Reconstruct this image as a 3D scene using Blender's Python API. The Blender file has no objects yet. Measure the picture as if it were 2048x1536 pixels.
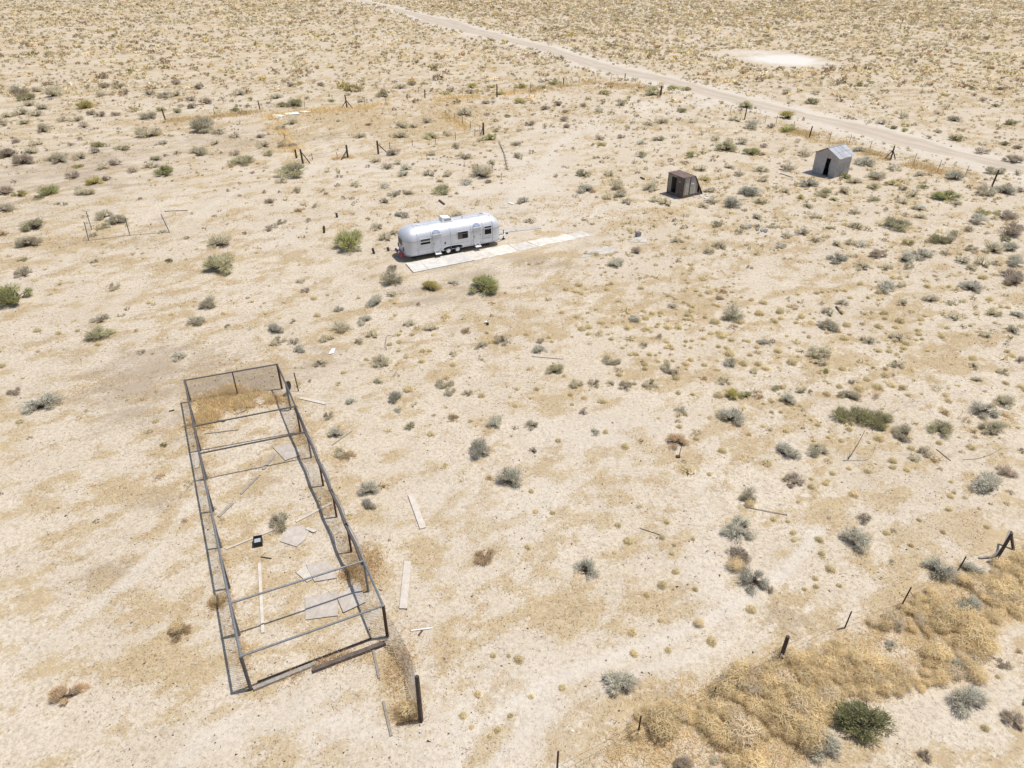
import bpy, math, random
import numpy as np
from mathutils import Vector, Matrix

# ------------------------------------------------------------------ camera, sky, sun, exposure
R = math.radians
scene = bpy.context.scene
COL = scene.collection
CAM_H, PITCH, FPX = 23.0, R(32.0), 1421.0          # metres, degrees below the horizon, focal length in photo pixels
cam_d = bpy.data.cameras.new('camera'); cam = bpy.data.objects.new('camera', cam_d); COL.objects.link(cam)
cam.location = (0, 0, CAM_H); cam.rotation_euler = (R(90) - PITCH, 0, 0)
cam_d.sensor_width = 36.0; cam_d.lens = FPX / 2048 * 36.0; cam_d.clip_end = 12000; cam_d.clip_start = 0.5
scene.camera = cam

SUN_EL = R(70.5)
sh = Vector((-1.0, -0.22, 0)).normalized()          # where shadows fall
to_sun = Vector((-sh.x * math.cos(SUN_EL), -sh.y * math.cos(SUN_EL), math.sin(SUN_EL)))
world = bpy.data.worlds.new('World'); scene.world = world; world.use_nodes = True
wn = world.node_tree
sky = wn.nodes.new('ShaderNodeTexSky'); sky.sky_type = 'NISHITA'; sky.sun_disc = False
sky.sun_elevation = SUN_EL; sky.sun_rotation = math.atan2(to_sun.x, to_sun.y)
sky.altitude = 1300; sky.air_density = 1.0; sky.dust_density = 3.0; sky.ozone_density = 1.0
wn.links.new(sky.outputs[0], wn.nodes['Background'].inputs[0]); wn.nodes['Background'].inputs[1].default_value = 0.125
sun_d = bpy.data.lights.new('sun', 'SUN'); sun_d.energy = 4.0; sun_d.angle = R(0.53); sun_d.color = (1.0, 0.955, 0.89)
sun = bpy.data.objects.new('sun', sun_d); COL.objects.link(sun)
sun.rotation_euler = to_sun.to_track_quat('Z', 'Y').to_euler(); sun.location = (0, 0, 60)
scene.view_settings.view_transform = 'Standard'; scene.view_settings.look = 'None'
scene.view_settings.exposure = 0.24; scene.view_settings.gamma = 1.0; scene.view_settings.use_curve_mapping = False
scene.render.engine = 'CYCLES'
scene.cycles.max_bounces = 5; scene.cycles.diffuse_bounces = 2; scene.cycles.glossy_bounces = 2; scene.cycles.transmission_bounces = 2

# ------------------------------------------------------------------ helpers
rng = np.random.default_rng(7)
rnd = random.Random(11)
S_, C_ = math.sin(PITCH), math.cos(PITCH)

def at(px, py, z=0.0):
    """ground point (at height z) seen at a photo pixel"""
    u = (px - 1024) / FPX; v = (py - 768) / FPX
    t = (CAM_H - z) / (S_ + v * C_)
    return Vector((u * t, t * (C_ - v * S_), z))

def ppm(py):
    v = (py - 768) / FPX
    return FPX * (S_ + v * C_) / CAM_H

def project(p):
    D = CAM_H - p[2]; dep = p[1] * C_ + D * S_; up = p[1] * S_ - D * C_
    return 1024 + FPX * p[0] / dep, 768 - FPX * up / dep

def tag(o, label=None, cat=None, group=None, kind=None):
    if label: o['label'] = label
    if cat: o['category'] = cat
    if group: o['group'] = group
    if kind: o['kind'] = kind
    return o

def empty(name, loc, rz=0.0, label=None, cat=None, group=None):
    o = bpy.data.objects.new(name, None); COL.objects.link(o)
    o.location = loc; o.rotation_euler = (0, 0, rz); o.empty_display_size = 0.2
    return tag(o, label, cat, group)

class MB:
    def __init__(self): self.v = []; self.f = []
    def add(self, vs, fs):
        n = len(self.v); self.v += [tuple(p) for p in vs]; self.f += [tuple(i + n for i in f) for f in fs]; return self
    def hexa(self, p):      # 8 points: bottom 4 ccw, top 4 ccw
        return self.add(p, [(3, 2, 1, 0), (4, 5, 6, 7), (0, 1, 5, 4), (1, 2, 6, 5), (2, 3, 7, 6), (3, 0, 4, 7)])
    def box(self, c, s, rz=0.0):
        x, y, z = s[0] / 2, s[1] / 2, s[2] / 2; ca, sa = math.cos(rz), math.sin(rz)
        pts = [(-x, -y, -z), (x, -y, -z), (x, y, -z), (-x, y, -z), (-x, -y, z), (x, -y, z), (x, y, z), (-x, y, z)]
        return self.hexa([(c[0] + a * ca - b * sa, c[1] + a * sa + b * ca, c[2] + d) for a, b, d in pts])
    def beam(self, p, q, w, h, roll=0.0, taper=1.0):
        p = Vector(p); q = Vector(q); d = (q - p).normalized()
        up = Vector((0, 0, 1)) if abs(d.z) < 0.9 else Vector((0, 1, 0))
        a = d.cross(up).normalized(); b = a.cross(d).normalized()
        if roll:
            a, b = a * math.cos(roll) + b * math.sin(roll), b * math.cos(roll) - a * math.sin(roll)
        r = []
        for c, k in ((p, 1.0), (q, taper)):
            r += [c - a * w / 2 * k - b * h / 2 * k, c + a * w / 2 * k - b * h / 2 * k, c + a * w / 2 * k + b * h / 2 * k, c - a * w / 2 * k + b * h / 2 * k]
        return self.add(r, [(0, 1, 2, 3), (7, 6, 5, 4), (0, 4, 5, 1), (1, 5, 6, 2), (2, 6, 7, 3), (3, 7, 4, 0)])
    def tube(self, pts, r, n=6, r1=None):
        pts = [Vector(p) for p in pts]; m = len(pts); base = len(self.v)
        for i, p in enumerate(pts):
            d = (pts[min(i + 1, m - 1)] - pts[max(i - 1, 0)]).normalized()
            up = Vector((0, 0, 1)) if abs(d.z) < 0.9 else Vector((0, 1, 0))
            a = d.cross(up).normalized(); b = a.cross(d)
            rr = r if r1 is None else r + (r1 - r) * i / (m - 1)
            for k in range(n):
                t = 2 * math.pi * k / n
                self.v.append(tuple(p + a * (rr * math.cos(t)) + b * (rr * math.sin(t))))
        for i in range(m - 1):
            for k in range(n):
                k2 = (k + 1) % n
                self.f.append((base + i * n + k, base + i * n + k2, base + (i + 1) * n + k2, base + (i + 1) * n + k))
        self.f.append(tuple(base + k for k in reversed(range(n)))); self.f.append(tuple(base + (m - 1) * n + k for k in range(n)))
        return self
    def plate(self, poly, z0, z1):
        n = len(poly); vs = [(p[0], p[1], z0) for p in poly] + [(p[0], p[1], z1) for p in poly]
        return self.add(vs, [tuple(reversed(range(n))), tuple(range(n, 2 * n))] + [(i, (i + 1) % n, n + (i + 1) % n, n + i) for i in range(n)])
    def shift(self, d):
        self.v = [(a[0] + d[0], a[1] + d[1], a[2] + d[2]) for a in self.v]; return self
    def build(self, name, mat, parent=None, smooth=False, local=True):
        """world-space vertices; parented ones are moved into the parent's frame"""
        me = bpy.data.meshes.new(name)
        vs = self.v; loc = None
        if parent is not None and not local:
            L = parent.location; vs = [(a[0] - L[0], a[1] - L[1], a[2] - L[2]) for a in vs]
        elif parent is None:
            a = np.array(vs); loc = Vector(((a[:, 0].min() + a[:, 0].max()) / 2, (a[:, 1].min() + a[:, 1].max()) / 2, a[:, 2].min()))
            vs = [(p[0] - loc[0], p[1] - loc[1], p[2] - loc[2]) for p in vs]
        me.from_pydata(vs, [], self.f); me.update()
        if smooth:
            for p in me.polygons: p.use_smooth = True
        me.materials.append(mat)
        o = bpy.data.objects.new(name, me); COL.objects.link(o)
        if parent is not None: o.parent = parent
        if loc is not None: o.location = loc
        return o

def raw_mesh(name, v, f, mat, col=None, attrs=None, smooth=False):
    """big meshes straight from numpy arrays; f is (n,3) or (n,4)"""
    v = np.ascontiguousarray(v, dtype=np.float32); f = np.ascontiguousarray(f, dtype=np.int32); k = f.shape[1]
    me = bpy.data.meshes.new(name)
    me.vertices.add(len(v)); me.vertices.foreach_set('co', v.ravel())
    me.loops.add(f.size); me.loops.foreach_set('vertex_index', f.ravel())
    me.polygons.add(len(f)); me.polygons.foreach_set('loop_start', np.arange(0, f.size, k, dtype=np.int32))
    me.polygons.foreach_set('loop_total', np.full(len(f), k, dtype=np.int32))
    if smooth: me.polygons.foreach_set('use_smooth', np.ones(len(f), dtype=bool))
    me.update(calc_edges=True)
    if col is not None:
        a = me.color_attributes.new('col', 'FLOAT_COLOR', 'POINT')
        c4 = np.ones((len(v), 4), dtype=np.float32); c4[:, :3] = col; a.data.foreach_set('color', c4.ravel())
    for n_, arr in (attrs or {}).items():
        a = me.attributes.new(n_, 'FLOAT', 'POINT'); a.data.foreach_set('value', np.ascontiguousarray(arr, dtype=np.float32))
    me.materials.append(mat)
    return me

def link(name, me, parent=None, loc=None):
    o = bpy.data.objects.new(name, me); COL.objects.link(o)
    if parent is not None: o.parent = parent
    if loc is not None: o.location = loc
    return o

def _hash(ix, iy, seed):
    h = (ix.astype(np.int64) * 374761393 + iy.astype(np.int64) * 668265263 + seed * 1442695041) & 0x7fffffff
    h = ((h ^ (h >> 13)) * 1274126177) & 0x7fffffff
    return ((h ^ (h >> 16)) & 0xffff) / 65535.0

def vnoise(x, y, wl, seed):
    x = x / wl; y = y / wl; ix = np.floor(x); iy = np.floor(y); fx = x - ix; fy = y - iy
    fx = fx * fx * (3 - 2 * fx); fy = fy * fy * (3 - 2 * fy)
    a = _hash(ix, iy, seed); b = _hash(ix + 1, iy, seed); c = _hash(ix, iy + 1, seed); d = _hash(ix + 1, iy + 1, seed)
    return (a * (1 - fx) + b * fx) * (1 - fy) + (c * (1 - fx) + d * fx) * fy

def fbm(x, y, wl, seed, octv=4, gain=0.55):
    s = 0; t = 0; a = 1.0
    for i in range(octv):
        s = s + a * vnoise(x + 17.3 * i, y - 9.1 * i, wl / (2.03 ** i), seed + i); t += a; a *= gain
    return s / t

def sstep(a, b, x):
    t = np.clip((x - a) / (b - a), 0, 1); return t * t * (3 - 2 * t)

# ------------------------------------------------------------------ materials
def mat(name):
    m = bpy.data.materials.new(name); m.use_nodes = True
    nt = m.node_tree; b = nt.nodes['Principled BSDF']; return m, nt, b

def N(nt, t, **kw):
    n = nt.nodes.new(t)
    for k, v in kw.items():
        if hasattr(n, k): setattr(n, k, v)
        else: n.inputs[k].default_value = v
    return n

def noise(nt, scale, detail=4, rough=0.6, coord=None, dist=0.0):
    n = N(nt, 'ShaderNodeTexNoise'); n.inputs['Scale'].default_value = scale; n.inputs['Detail'].default_value = detail
    n.inputs['Roughness'].default_value = rough; n.inputs['Distortion'].default_value = dist
    if coord is not None: nt.links.new(coord, n.inputs['Vector'])
    return n.outputs['Fac']

def ramp(nt, fac, stops):
    r = N(nt, 'ShaderNodeValToRGB'); e = r.color_ramp.elements
    while len(e) < len(stops): e.new(0.5)
    for i, (p, c) in enumerate(stops): e[i].position = p; e[i].color = (c[0], c[1], c[2], 1) if not isinstance(c, (int, float)) else (c, c, c, 1)
    nt.links.new(fac, r.inputs[0]); return r.outputs[0]

def mixc(nt, fac, a, b, mode='MIX'):
    m = N(nt, 'ShaderNodeMix'); m.data_type = 'RGBA'; m.blend_type = mode
    for s, val in ((0, fac), (6, a), (7, b)):
        if isinstance(val, bpy.types.NodeSocket): nt.links.new(val, m.inputs[s])
        elif s == 0: m.inputs[0].default_value = val
        else: m.inputs[s].default_value = (*val, 1)
    return m.outputs[2]

def math_(nt, op, a, b=None, c=None, clamp=False):
    m = N(nt, 'ShaderNodeMath'); m.operation = op; m.use_clamp = clamp
    for i, val in enumerate((a, b, c)):
        if val is None: continue
        if isinstance(val, bpy.types.NodeSocket): nt.links.new(val, m.inputs[i])
        else: m.inputs[i].default_value = val
    return m.outputs[0]

def attr(nt, name):
    a = N(nt, 'ShaderNodeAttribute'); a.attribute_name = name; return a

def bump(nt, b, h, strength=0.4, dist=0.02):
    n = N(nt, 'ShaderNodeBump'); n.inputs['Strength'].default_value = strength; n.inputs['Distance'].default_value = dist
    nt.links.new(h, n.inputs['Height']); nt.links.new(n.outputs[0], b.inputs['Normal'])

def simple(name, c1, c2, scale=6.0, rough=0.85, metal=0.0, bumpk=0.3, stretch=(1, 1, 1), detail=6, spec=0.3):
    m, nt, b = mat(name); tc = N(nt, 'ShaderNodeTexCoord'); mp = N(nt, 'ShaderNodeMapping'); mp.inputs['Scale'].default_value = stretch
    nt.links.new(tc.outputs['Object'], mp.inputs[0])
    f = noise(nt, scale, detail, 0.65, mp.outputs[0]); f2 = noise(nt, scale * 5.3, 3, 0.6, mp.outputs[0])
    col = ramp(nt, f, [(0.3, c1), (0.7, c2)])
    oi = N(nt, 'ShaderNodeObjectInfo'); k = math_(nt, 'MULTIPLY_ADD', oi.outputs['Random'], 0.22, 0.89)
    k2 = math_(nt, 'MULTIPLY_ADD', f2, 0.3, 0.85); k = math_(nt, 'MULTIPLY', k, k2)
    hs = N(nt, 'ShaderNodeHueSaturation'); nt.links.new(col, hs.inputs['Color']); nt.links.new(k, hs.inputs['Value'])
    nt.links.new(hs.outputs[0], b.inputs['Base Color'])
    b.inputs['Roughness'].default_value = rough; b.inputs['Metallic'].default_value = metal; b.inputs['Specular IOR Level'].default_value = spec
    if bumpk: bump(nt, b, f2, bumpk, 0.01)
    return m

def foliage(name, trans=0.55, vary=0.2):
    m, nt, b = mat(name); a = attr(nt, 'col'); oi = N(nt, 'ShaderNodeObjectInfo')
    hs = N(nt, 'ShaderNodeHueSaturation'); nt.links.new(a.outputs['Color'], hs.inputs['Color'])
    nt.links.new(math_(nt, 'MULTIPLY_ADD', oi.outputs['Random'], vary * 2, 1 - vary), hs.inputs['Value'])
    d = N(nt, 'ShaderNodeBsdfDiffuse'); t = N(nt, 'ShaderNodeBsdfTranslucent'); x = N(nt, 'ShaderNodeMixShader'); x.inputs[0].default_value = trans
    nt.links.new(hs.outputs[0], d.inputs[0]); nt.links.new(hs.outputs[0], t.inputs[0])
    nt.links.new(d.outputs[0], x.inputs[1]); nt.links.new(t.outputs[0], x.inputs[2])
    nt.links.new(x.outputs[0], nt.nodes['Material Output'].inputs[0]); nt.nodes.remove(b)
    return m

M = {}
M['foliage'] = foliage('foliage')
M['straw'] = foliage('straw', 0.55, 0.12)
M['grey_wood'] = simple('grey_wood', (0.20, 0.17, 0.14), (0.36, 0.32, 0.27), 7, 0.9, stretch=(1, 1, 6))
M['dark_wood'] = simple('dark_wood', (0.045, 0.034, 0.028), (0.12, 0.09, 0.07), 6, 0.9)
M['brown_wood'] = simple('brown_wood', (0.085, 0.062, 0.05), (0.19, 0.15, 0.125), 5, 0.9)
M['pale_wood'] = simple('pale_wood', (0.46, 0.40, 0.33), (0.60, 0.54, 0.46), 4, 0.9)
M['ply'] = simple('weathered_plywood', (0.34, 0.29, 0.24), (0.48, 0.43, 0.37), 3, 0.9)
M['galv'] = simple('galvanised_pipe', (0.13, 0.132, 0.135), (0.23, 0.232, 0.235), 9, 0.6, 0.35, 0.1)
M['rail_dark'] = simple('dark_rail', (0.07, 0.062, 0.058), (0.15, 0.135, 0.125), 9, 0.7, 0.2, 0.1)
M['wire'] = simple('chain_link_wire', (0.30, 0.30, 0.33), (0.42, 0.42, 0.45), 5, 0.5, 0.3, 0)
M['rust'] = simple('rusty_steel', (0.05, 0.028, 0.02), (0.13, 0.07, 0.045), 12, 0.85, 0.1, 0.2)
M['rust_roof'] = simple('rusty_roof', (0.10, 0.062, 0.05), (0.19, 0.135, 0.115), 3, 0.8, 0.1, 0.3)
M['concrete'] = simple('weathered_concrete', (0.47, 0.44, 0.39), (0.64, 0.61, 0.56), 2.2, 0.95, bumpk=0.5)
M['concrete_worn'] = simple('sand_strewn_concrete', (0.44, 0.375, 0.29), (0.68, 0.65, 0.60), 1.6, 0.95, bumpk=0.5, detail=9)
M['old_concrete'] = simple('grey_old_concrete', (0.34, 0.30, 0.25), (0.52, 0.485, 0.435), 2.6, 0.95, bumpk=0.6, detail=9)
M['stone'] = simple('stone', (0.16, 0.13, 0.11), (0.30, 0.26, 0.22), 9, 0.95)
M['block'] = simple('cinder_block', (0.20, 0.20, 0.20), (0.34, 0.33, 0.32), 10, 0.95)
M['white'] = simple('white_trash', (0.66, 0.66, 0.68), (0.80, 0.80, 0.80), 4, 0.6)
M['green_white'] = simple('pale_fibreglass', (0.55, 0.66, 0.64), (0.72, 0.76, 0.74), 5, 0.6)
M['black'] = simple('black_plastic', (0.012, 0.012, 0.014), (0.03, 0.03, 0.033), 8, 0.5, bumpk=0.05)
M['hole'] = simple('interior_shade', (0.008, 0.007, 0.006), (0.015, 0.013, 0.011), 3, 0.95, bumpk=0)  # near-black colour standing in for the shade inside openings
M['grey_plastic'] = simple('grey_plastic', (0.30, 0.32, 0.34), (0.40, 0.42, 0.44), 8, 0.5, bumpk=0.05)
M['blue_cloth'] = simple('faded_blue_cloth', (0.13, 0.135, 0.13), (0.26, 0.265, 0.25), 8, 0.95)
M['tyre'] = simple('tyre_rubber', (0.012, 0.012, 0.012), (0.035, 0.033, 0.03), 10, 0.9)
M['chrome'] = simple('hub_cap', (0.60, 0.61, 0.62), (0.75, 0.75, 0.75), 6, 0.3, 0.8, 0)
M['red'] = simple('faded_red_paint', (0.32, 0.025, 0.03), (0.45, 0.06, 0.06), 7, 0.6)
M['lamp_red'] = simple('tail_lamp', (0.06, 0.01, 0.01), (0.10, 0.012, 0.012), 7, 0.3, bumpk=0)
M['white_paint'] = simple('white_painted_metal', (0.62, 0.62, 0.61), (0.74, 0.74, 0.72), 5, 0.5, bumpk=0.1)

def alu(name, c, metal, rough, scratch=0.1):
    m, nt, b = mat(name); tc = N(nt, 'ShaderNodeTexCoord')
    f = noise(nt, 1.3, 5, 0.6, tc.outputs['Object']); f2 = noise(nt, 9, 4, 0.6, tc.outputs['Object'])
    col = ramp(nt, f, [(0.3, tuple(x * 0.82 for x in c)), (0.7, c)])
    nt.links.new(col, b.inputs['Base Color']); b.inputs['Metallic'].default_value = metal
    nt.links.new(math_(nt, 'MULTIPLY_ADD', f2, scratch * 2, rough - scratch), b.inputs['Roughness'])
    bump(nt, b, f, 0.08, 0.02); return m
M['alu'] = alu('dull_aluminium', (0.64, 0.645, 0.66), 0.3, 0.5)
M['alu_dark'] = alu('aluminium_trim', (0.42, 0.43, 0.46), 0.6, 0.4)
M['alu_blue'] = alu('bluish_scoop_metal', (0.40, 0.43, 0.52), 0.6, 0.4)  # darker, bluish aluminium for the door scoops

m, nt, b = mat('window_glass'); b.inputs['Base Color'].default_value = (0.012, 0.013, 0.015, 1); b.inputs['Roughness'].default_value = 0.35
b.inputs['Specular IOR Level'].default_value = 0.2; M['glass'] = m

def corrugated(name, cols):
    m, nt, b = mat(name); tc = N(nt, 'ShaderNodeTexCoord'); mp = N(nt, 'ShaderNodeMapping'); mp.inputs['Scale'].default_value = (1, 1, 0.6)
    nt.links.new(tc.outputs['Object'], mp.inputs[0]); f = noise(nt, 2.2, 6, 0.65, mp.outputs[0]); f2 = noise(nt, 16, 3, 0.6, mp.outputs[0])
    col = ramp(nt, f, [(0.32, cols[0]), (0.5, cols[1]), (0.68, cols[2])])
    oi = N(nt, 'ShaderNodeObjectInfo'); hs = N(nt, 'ShaderNodeHueSaturation'); nt.links.new(col, hs.inputs['Color'])
    nt.links.new(math_(nt, 'MULTIPLY_ADD', oi.outputs['Random'], 0.3, 0.85), hs.inputs['Value'])
    nt.links.new(hs.outputs[0], b.inputs['Base Color']); b.inputs['Metallic'].default_value = 0.25; b.inputs['Roughness'].default_value = 0.6
    bump(nt, b, f2, 0.15, 0.01); return m
M['corr_wall'] = corrugated('weathered_corrugated_iron', [(0.34, 0.31, 0.295), (0.48, 0.465, 0.455), (0.40, 0.30, 0.245)])
M['corr_roof'] = corrugated('galvanised_corrugated_roof', [(0.22, 0.225, 0.24), (0.31, 0.32, 0.345), (0.25, 0.24, 0.24)])

# ground: sand, dry cheatgrass mats, dark crust, white playa; the masks are laid out as vertex attributes on the sheet
m, nt, b = mat('desert_ground'); geo = N(nt, 'ShaderNodeNewGeometry'); pos = geo.outputs['Position']
n1 = noise(nt, 0.12, 4, 0.55, pos); n2 = noise(nt, 1.1, 5, 0.65, pos); n3 = noise(nt, 5.5, 5, 0.7, pos); n4 = noise(nt, 16.0, 4, 0.75, pos)
n5 = noise(nt, 2.6, 6, 0.75, pos); n6 = noise(nt, 3.4, 7, 0.8, pos, 0.6); n7 = noise(nt, 0.55, 5, 0.65, pos)
sand = ramp(nt, n1, [(0.35, (0.522, 0.447, 0.34)), (0.65, (0.588, 0.514, 0.402))])
sand = mixc(nt, ramp(nt, n7, [(0.44, 0.0), (0.64, 0.4)]), sand, (0.44, 0.372, 0.272))
sand = mixc(nt, ramp(nt, n3, [(0.45, 0.0), (0.66, 0.75)]), sand, (0.40, 0.318, 0.232))
sand = mixc(nt, ramp(nt, n4, [(0.54, 0.0), (0.69, 0.8)]), sand, (0.25, 0.195, 0.15))
ga = attr(nt, 'grass').outputs['Fac']
gm = math_(nt, 'ADD', math_(nt, 'MULTIPLY', ga, 0.74), math_(nt, 'MULTIPLY', math_(nt, 'SUBTRACT', n5, 0.5), 1.7))
gm = math_(nt, 'ADD', gm, math_(nt, 'MULTIPLY', math_(nt, 'SUBTRACT', n3, 0.5), 1.3))
gm = math_(nt, 'ADD', gm, math_(nt, 'MULTIPLY', math_(nt, 'SUBTRACT', n4, 0.5), 1.2))
gm = ramp(nt, gm, [(0.14, 0.0), (0.66, 0.88)])
gcol = ramp(nt, n2, [(0.30, (0.36, 0.265, 0.148)), (0.50, (0.43, 0.322, 0.178)), (0.70, (0.46, 0.37, 0.222))])
gcol = mixc(nt, ramp(nt, n4, [(0.50, 0.0), (0.68, 0.65)]), gcol, (0.24, 0.175, 0.11))
gcol = mixc(nt, ramp(nt, n3, [(0.32, 0.5), (0.46, 0.0)]), gcol, (0.54, 0.435, 0.285))
col = mixc(nt, gm, sand, gcol)
col = mixc(nt, ramp(nt, n6, [(0.51, 0.0), (0.68, 0.7)]), col, (0.315, 0.255, 0.185))
n8 = noise(nt, 9.5, 2, 0.5, pos, 0.8); n9 = noise(nt, 0.9, 4, 0.65, pos)
spk = math_(nt, 'MULTIPLY', ramp(nt, n8, [(0.61, 0.0), (0.68, 0.85)]), ramp(nt, n9, [(0.35, 0.25), (0.62, 1.0)]))
col = mixc(nt, spk, col, (0.19, 0.145, 0.11))
da = attr(nt, 'dark').outputs['Fac']
dm = math_(nt, 'ADD', da, math_(nt, 'MULTIPLY', math_(nt, 'SUBTRACT', n3, 0.5), 1.2)); dm = ramp(nt, dm, [(0.22, 0.0), (0.78, 0.8)])
col = mixc(nt, dm, col, (0.325, 0.258, 0.185))
wa = attr(nt, 'white').outputs['Fac']; col = mixc(nt, math_(nt, 'MULTIPLY', wa, 1.0, clamp=True), col, (0.585, 0.545, 0.485))
nt.links.new(col, b.inputs['Base Color']); b.inputs['Roughness'].default_value = 0.97; b.inputs['Specular IOR Level'].default_value = 0.1
hb = math_(nt, 'ADD', math_(nt, 'MULTIPLY', n3, 1.0), math_(nt, 'MULTIPLY', n4, 0.35)); bump(nt, b, hb, 0.5, 0.08)
M['ground'] = m

m, nt, b = mat('dirt_road'); geo = N(nt, 'ShaderNodeNewGeometry'); pos = geo.outputs['Position']
n1 = noise(nt, 0.25, 4, 0.6, pos); n3 = noise(nt, 3.0, 5, 0.7, pos); tr = attr(nt, 'track').outputs['Fac']
c = ramp(nt, n1, [(0.35, (0.425, 0.36, 0.278)), (0.65, (0.48, 0.412, 0.325))]); c = mixc(nt, ramp(nt, n3, [(0.5, 0.0), (0.72, 0.4)]), c, (0.36, 0.30, 0.25))
c = mixc(nt, math_(nt, 'MULTIPLY', tr, 0.6), c, (0.36, 0.295, 0.235))
nt.links.new(c, b.inputs['Base Color']); b.inputs['Roughness'].default_value = 0.97; b.inputs['Specular IOR Level'].default_value = 0.1
bump(nt, b, n3, 0.4, 0.04); M['road'] = m

# ------------------------------------------------------------------ ground
road_up = [(560, -46), (640, -22), (733, 2), (785, 14), (835, 27), (877, 35), (912, 40), (945, 55), (996, 67), (1032, 77), (1102, 93), (1155, 111), (1207, 126), (1278, 141), (1348, 157), (1392, 168), (1461, 186), (1513, 201), (1589, 218), (1651, 234), (1737, 250), (1824, 274), (1928, 303), (2048, 332), (2250, 382), (2500, 445)]
road_lo = [(550, -45), (628, -22), (719, 1), (770, 14), (825, 31), (850, 43), (880, 52), (926, 64), (996, 80), (1053, 92), (1120, 113), (1172, 133), (1228, 147), (1313, 165), (1381, 184), (1415, 192), (1475, 207), (1530, 221), (1616, 239), (1686, 258), (1789, 287), (1893, 311), (1979, 333), (2060, 352), (2260, 402), (2510, 468)]
def resample(poly, n):
    p = np.array([[*at(*q)[:2]] for q in poly]); d = np.r_[0, np.cumsum(np.hypot(*np.diff(p, axis=0).T))]
    t = np.linspace(0, d[-1], n); return np.c_[np.interp(t, d, p[:, 0]), np.interp(t, d, p[:, 1])]
RU, RL = resample(road_up, 420), resample(road_lo, 420); RC = (RU + RL) / 2; RW = np.hypot(*(RU - RL).T) / 2

def segs(a, b, step):
    n = max(1, int(round((b - a) / step))); return list(np.linspace(a, b, n, endpoint=False))
def axis(parts): 
    r = []
    for a, b, s in parts: r += segs(a, b, s)
    return np.array(r + [parts[-1][1]])
gx = axis([(-5000, -420, 150), (-420, -140, 6), (-140, -60, 1.6), (-60, -26, .55), (-26, 34, .27), (34, 64, .55), (64, 140, 1.6), (140, 420, 6), (420, 5000, 150)])
gy = axis([(-3000, -20, 120), (-20, 9, 2), (9, 52, .27), (52, 105, .5), (105, 200, 1.4), (200, 430, 4.5), (430, 8000, 180)])
GX, GY = np.meshgrid(gx, gy)

# patches seen in the photo: (px, py, half width px, half height px, amount)
GRASS = [(250, 1000, 260, 110, .55), (120, 1150, 200, 120, .5), (350, 1200, 120, 120, .5), (200, 1330, 200, 60, .4), (100, 1450, 90, 60, .35), (330, 1460, 60, 60, .35), (80, 980, 100, 60, .5),
    (520, 1000, 60, 200, .5), (600, 1150, 130, 120, .5), (560, 1330, 120, 60, .4), (450, 900, 60, 60, .2), (690, 960, 40, 60, .45), (740, 1130, 40, 45, .6), (620, 850, 60, 60, .35), (800, 1360, 60, 80, .5), (600, 1480, 120, 50, .3),
    (1060, 640, 150, 60, .55), (1250, 610, 160, 45, .6), (1400, 570, 130, 45, .5), (1130, 590, 90, 30, .45), (980, 700, 80, 40, .3), (800, 620, 90, 50, .2), (870, 790, 60, 40, .3), (900, 820, 120, 30, .25),
    (1000, 505, 110, 12, .55), (1090, 512, 80, 10, .6), (1340, 425, 80, 14, .45), (1240, 440, 70, 14, .4), (1700, 720, 120, 40, .35), (1900, 700, 130, 60, .5), (1960, 780, 80, 60, .45), (1620, 590, 80, 30, .35), (1850, 560, 120, 30, .35), (2000, 900, 60, 60, .45), (1720, 640, 60, 40, .3), (1560, 760, 60, 30, .4), (1950, 860, 70, 40, .45),
    (1270, 970, 110, 50, .5), (1390, 940, 60, 50, .4), (1170, 1040, 60, 40, .3), (1150, 1180, 60, 70, .6), (1230, 1240, 110, 70, .55), (1350, 1200, 60, 40, .4), (1100, 1290, 80, 50, .3), (1420, 900, 60, 50, .3), (950, 1190, 70, 60, .4), (1000, 1150, 60, 40, .3), (880, 1230, 50, 40, .2),
    (1660, 1020, 60, 50, .5), (1830, 990, 60, 40, .35), (1740, 1100, 100, 60, .3), (1250, 1420, 120, 90, .55), (1400, 1380, 140, 90, .6), (1150, 1480, 90, 60, .4), (1500, 1450, 200, 90, .6), (1650, 1300, 200, 100, .6), (1900, 1200, 150, 80, .6), (1950, 1330, 60, 60, .2), (1480, 1260, 120, 50, .4), (1180, 1400, 70, 60, .45), (1050, 1490, 70, 40, .35),
    (700, 235, 150, 28, .95), (900, 235, 70, 40, 1.0), (640, 265, 90, 18, .75), (580, 270, 30, 45, .7), (820, 270, 110, 30, .7), (1000, 260, 70, 30, .55), (860, 300, 110, 14, .35), (1050, 240, 60, 30, .3),
    (200, 480, 190, 50, .5), (330, 440, 120, 40, .35), (60, 470, 60, 60, .3), (140, 540, 120, 30, .3), (480, 420, 90, 40, .25), (620, 520, 110, 40, .25), (440, 560, 110, 40, .25),
    (350, 250, 300, 14, .45), (1660, 85, 320, 40, .5), (1900, 150, 250, 60, .45), (1400, 90, 150, 40, .4), (1700, 180, 250, 30, .35), (1280, 190, 120, 20, .35), (1150, 130, 200, 40, .35), (700, 130, 250, 40, .3), (300, 60, 300, 40, .3), (1880, 335, 120, 12, .55), (1660, 282, 50, 8, .7), (1960, 350, 50, 10, .5), (1590, 268, 40, 8, .6)]
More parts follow.
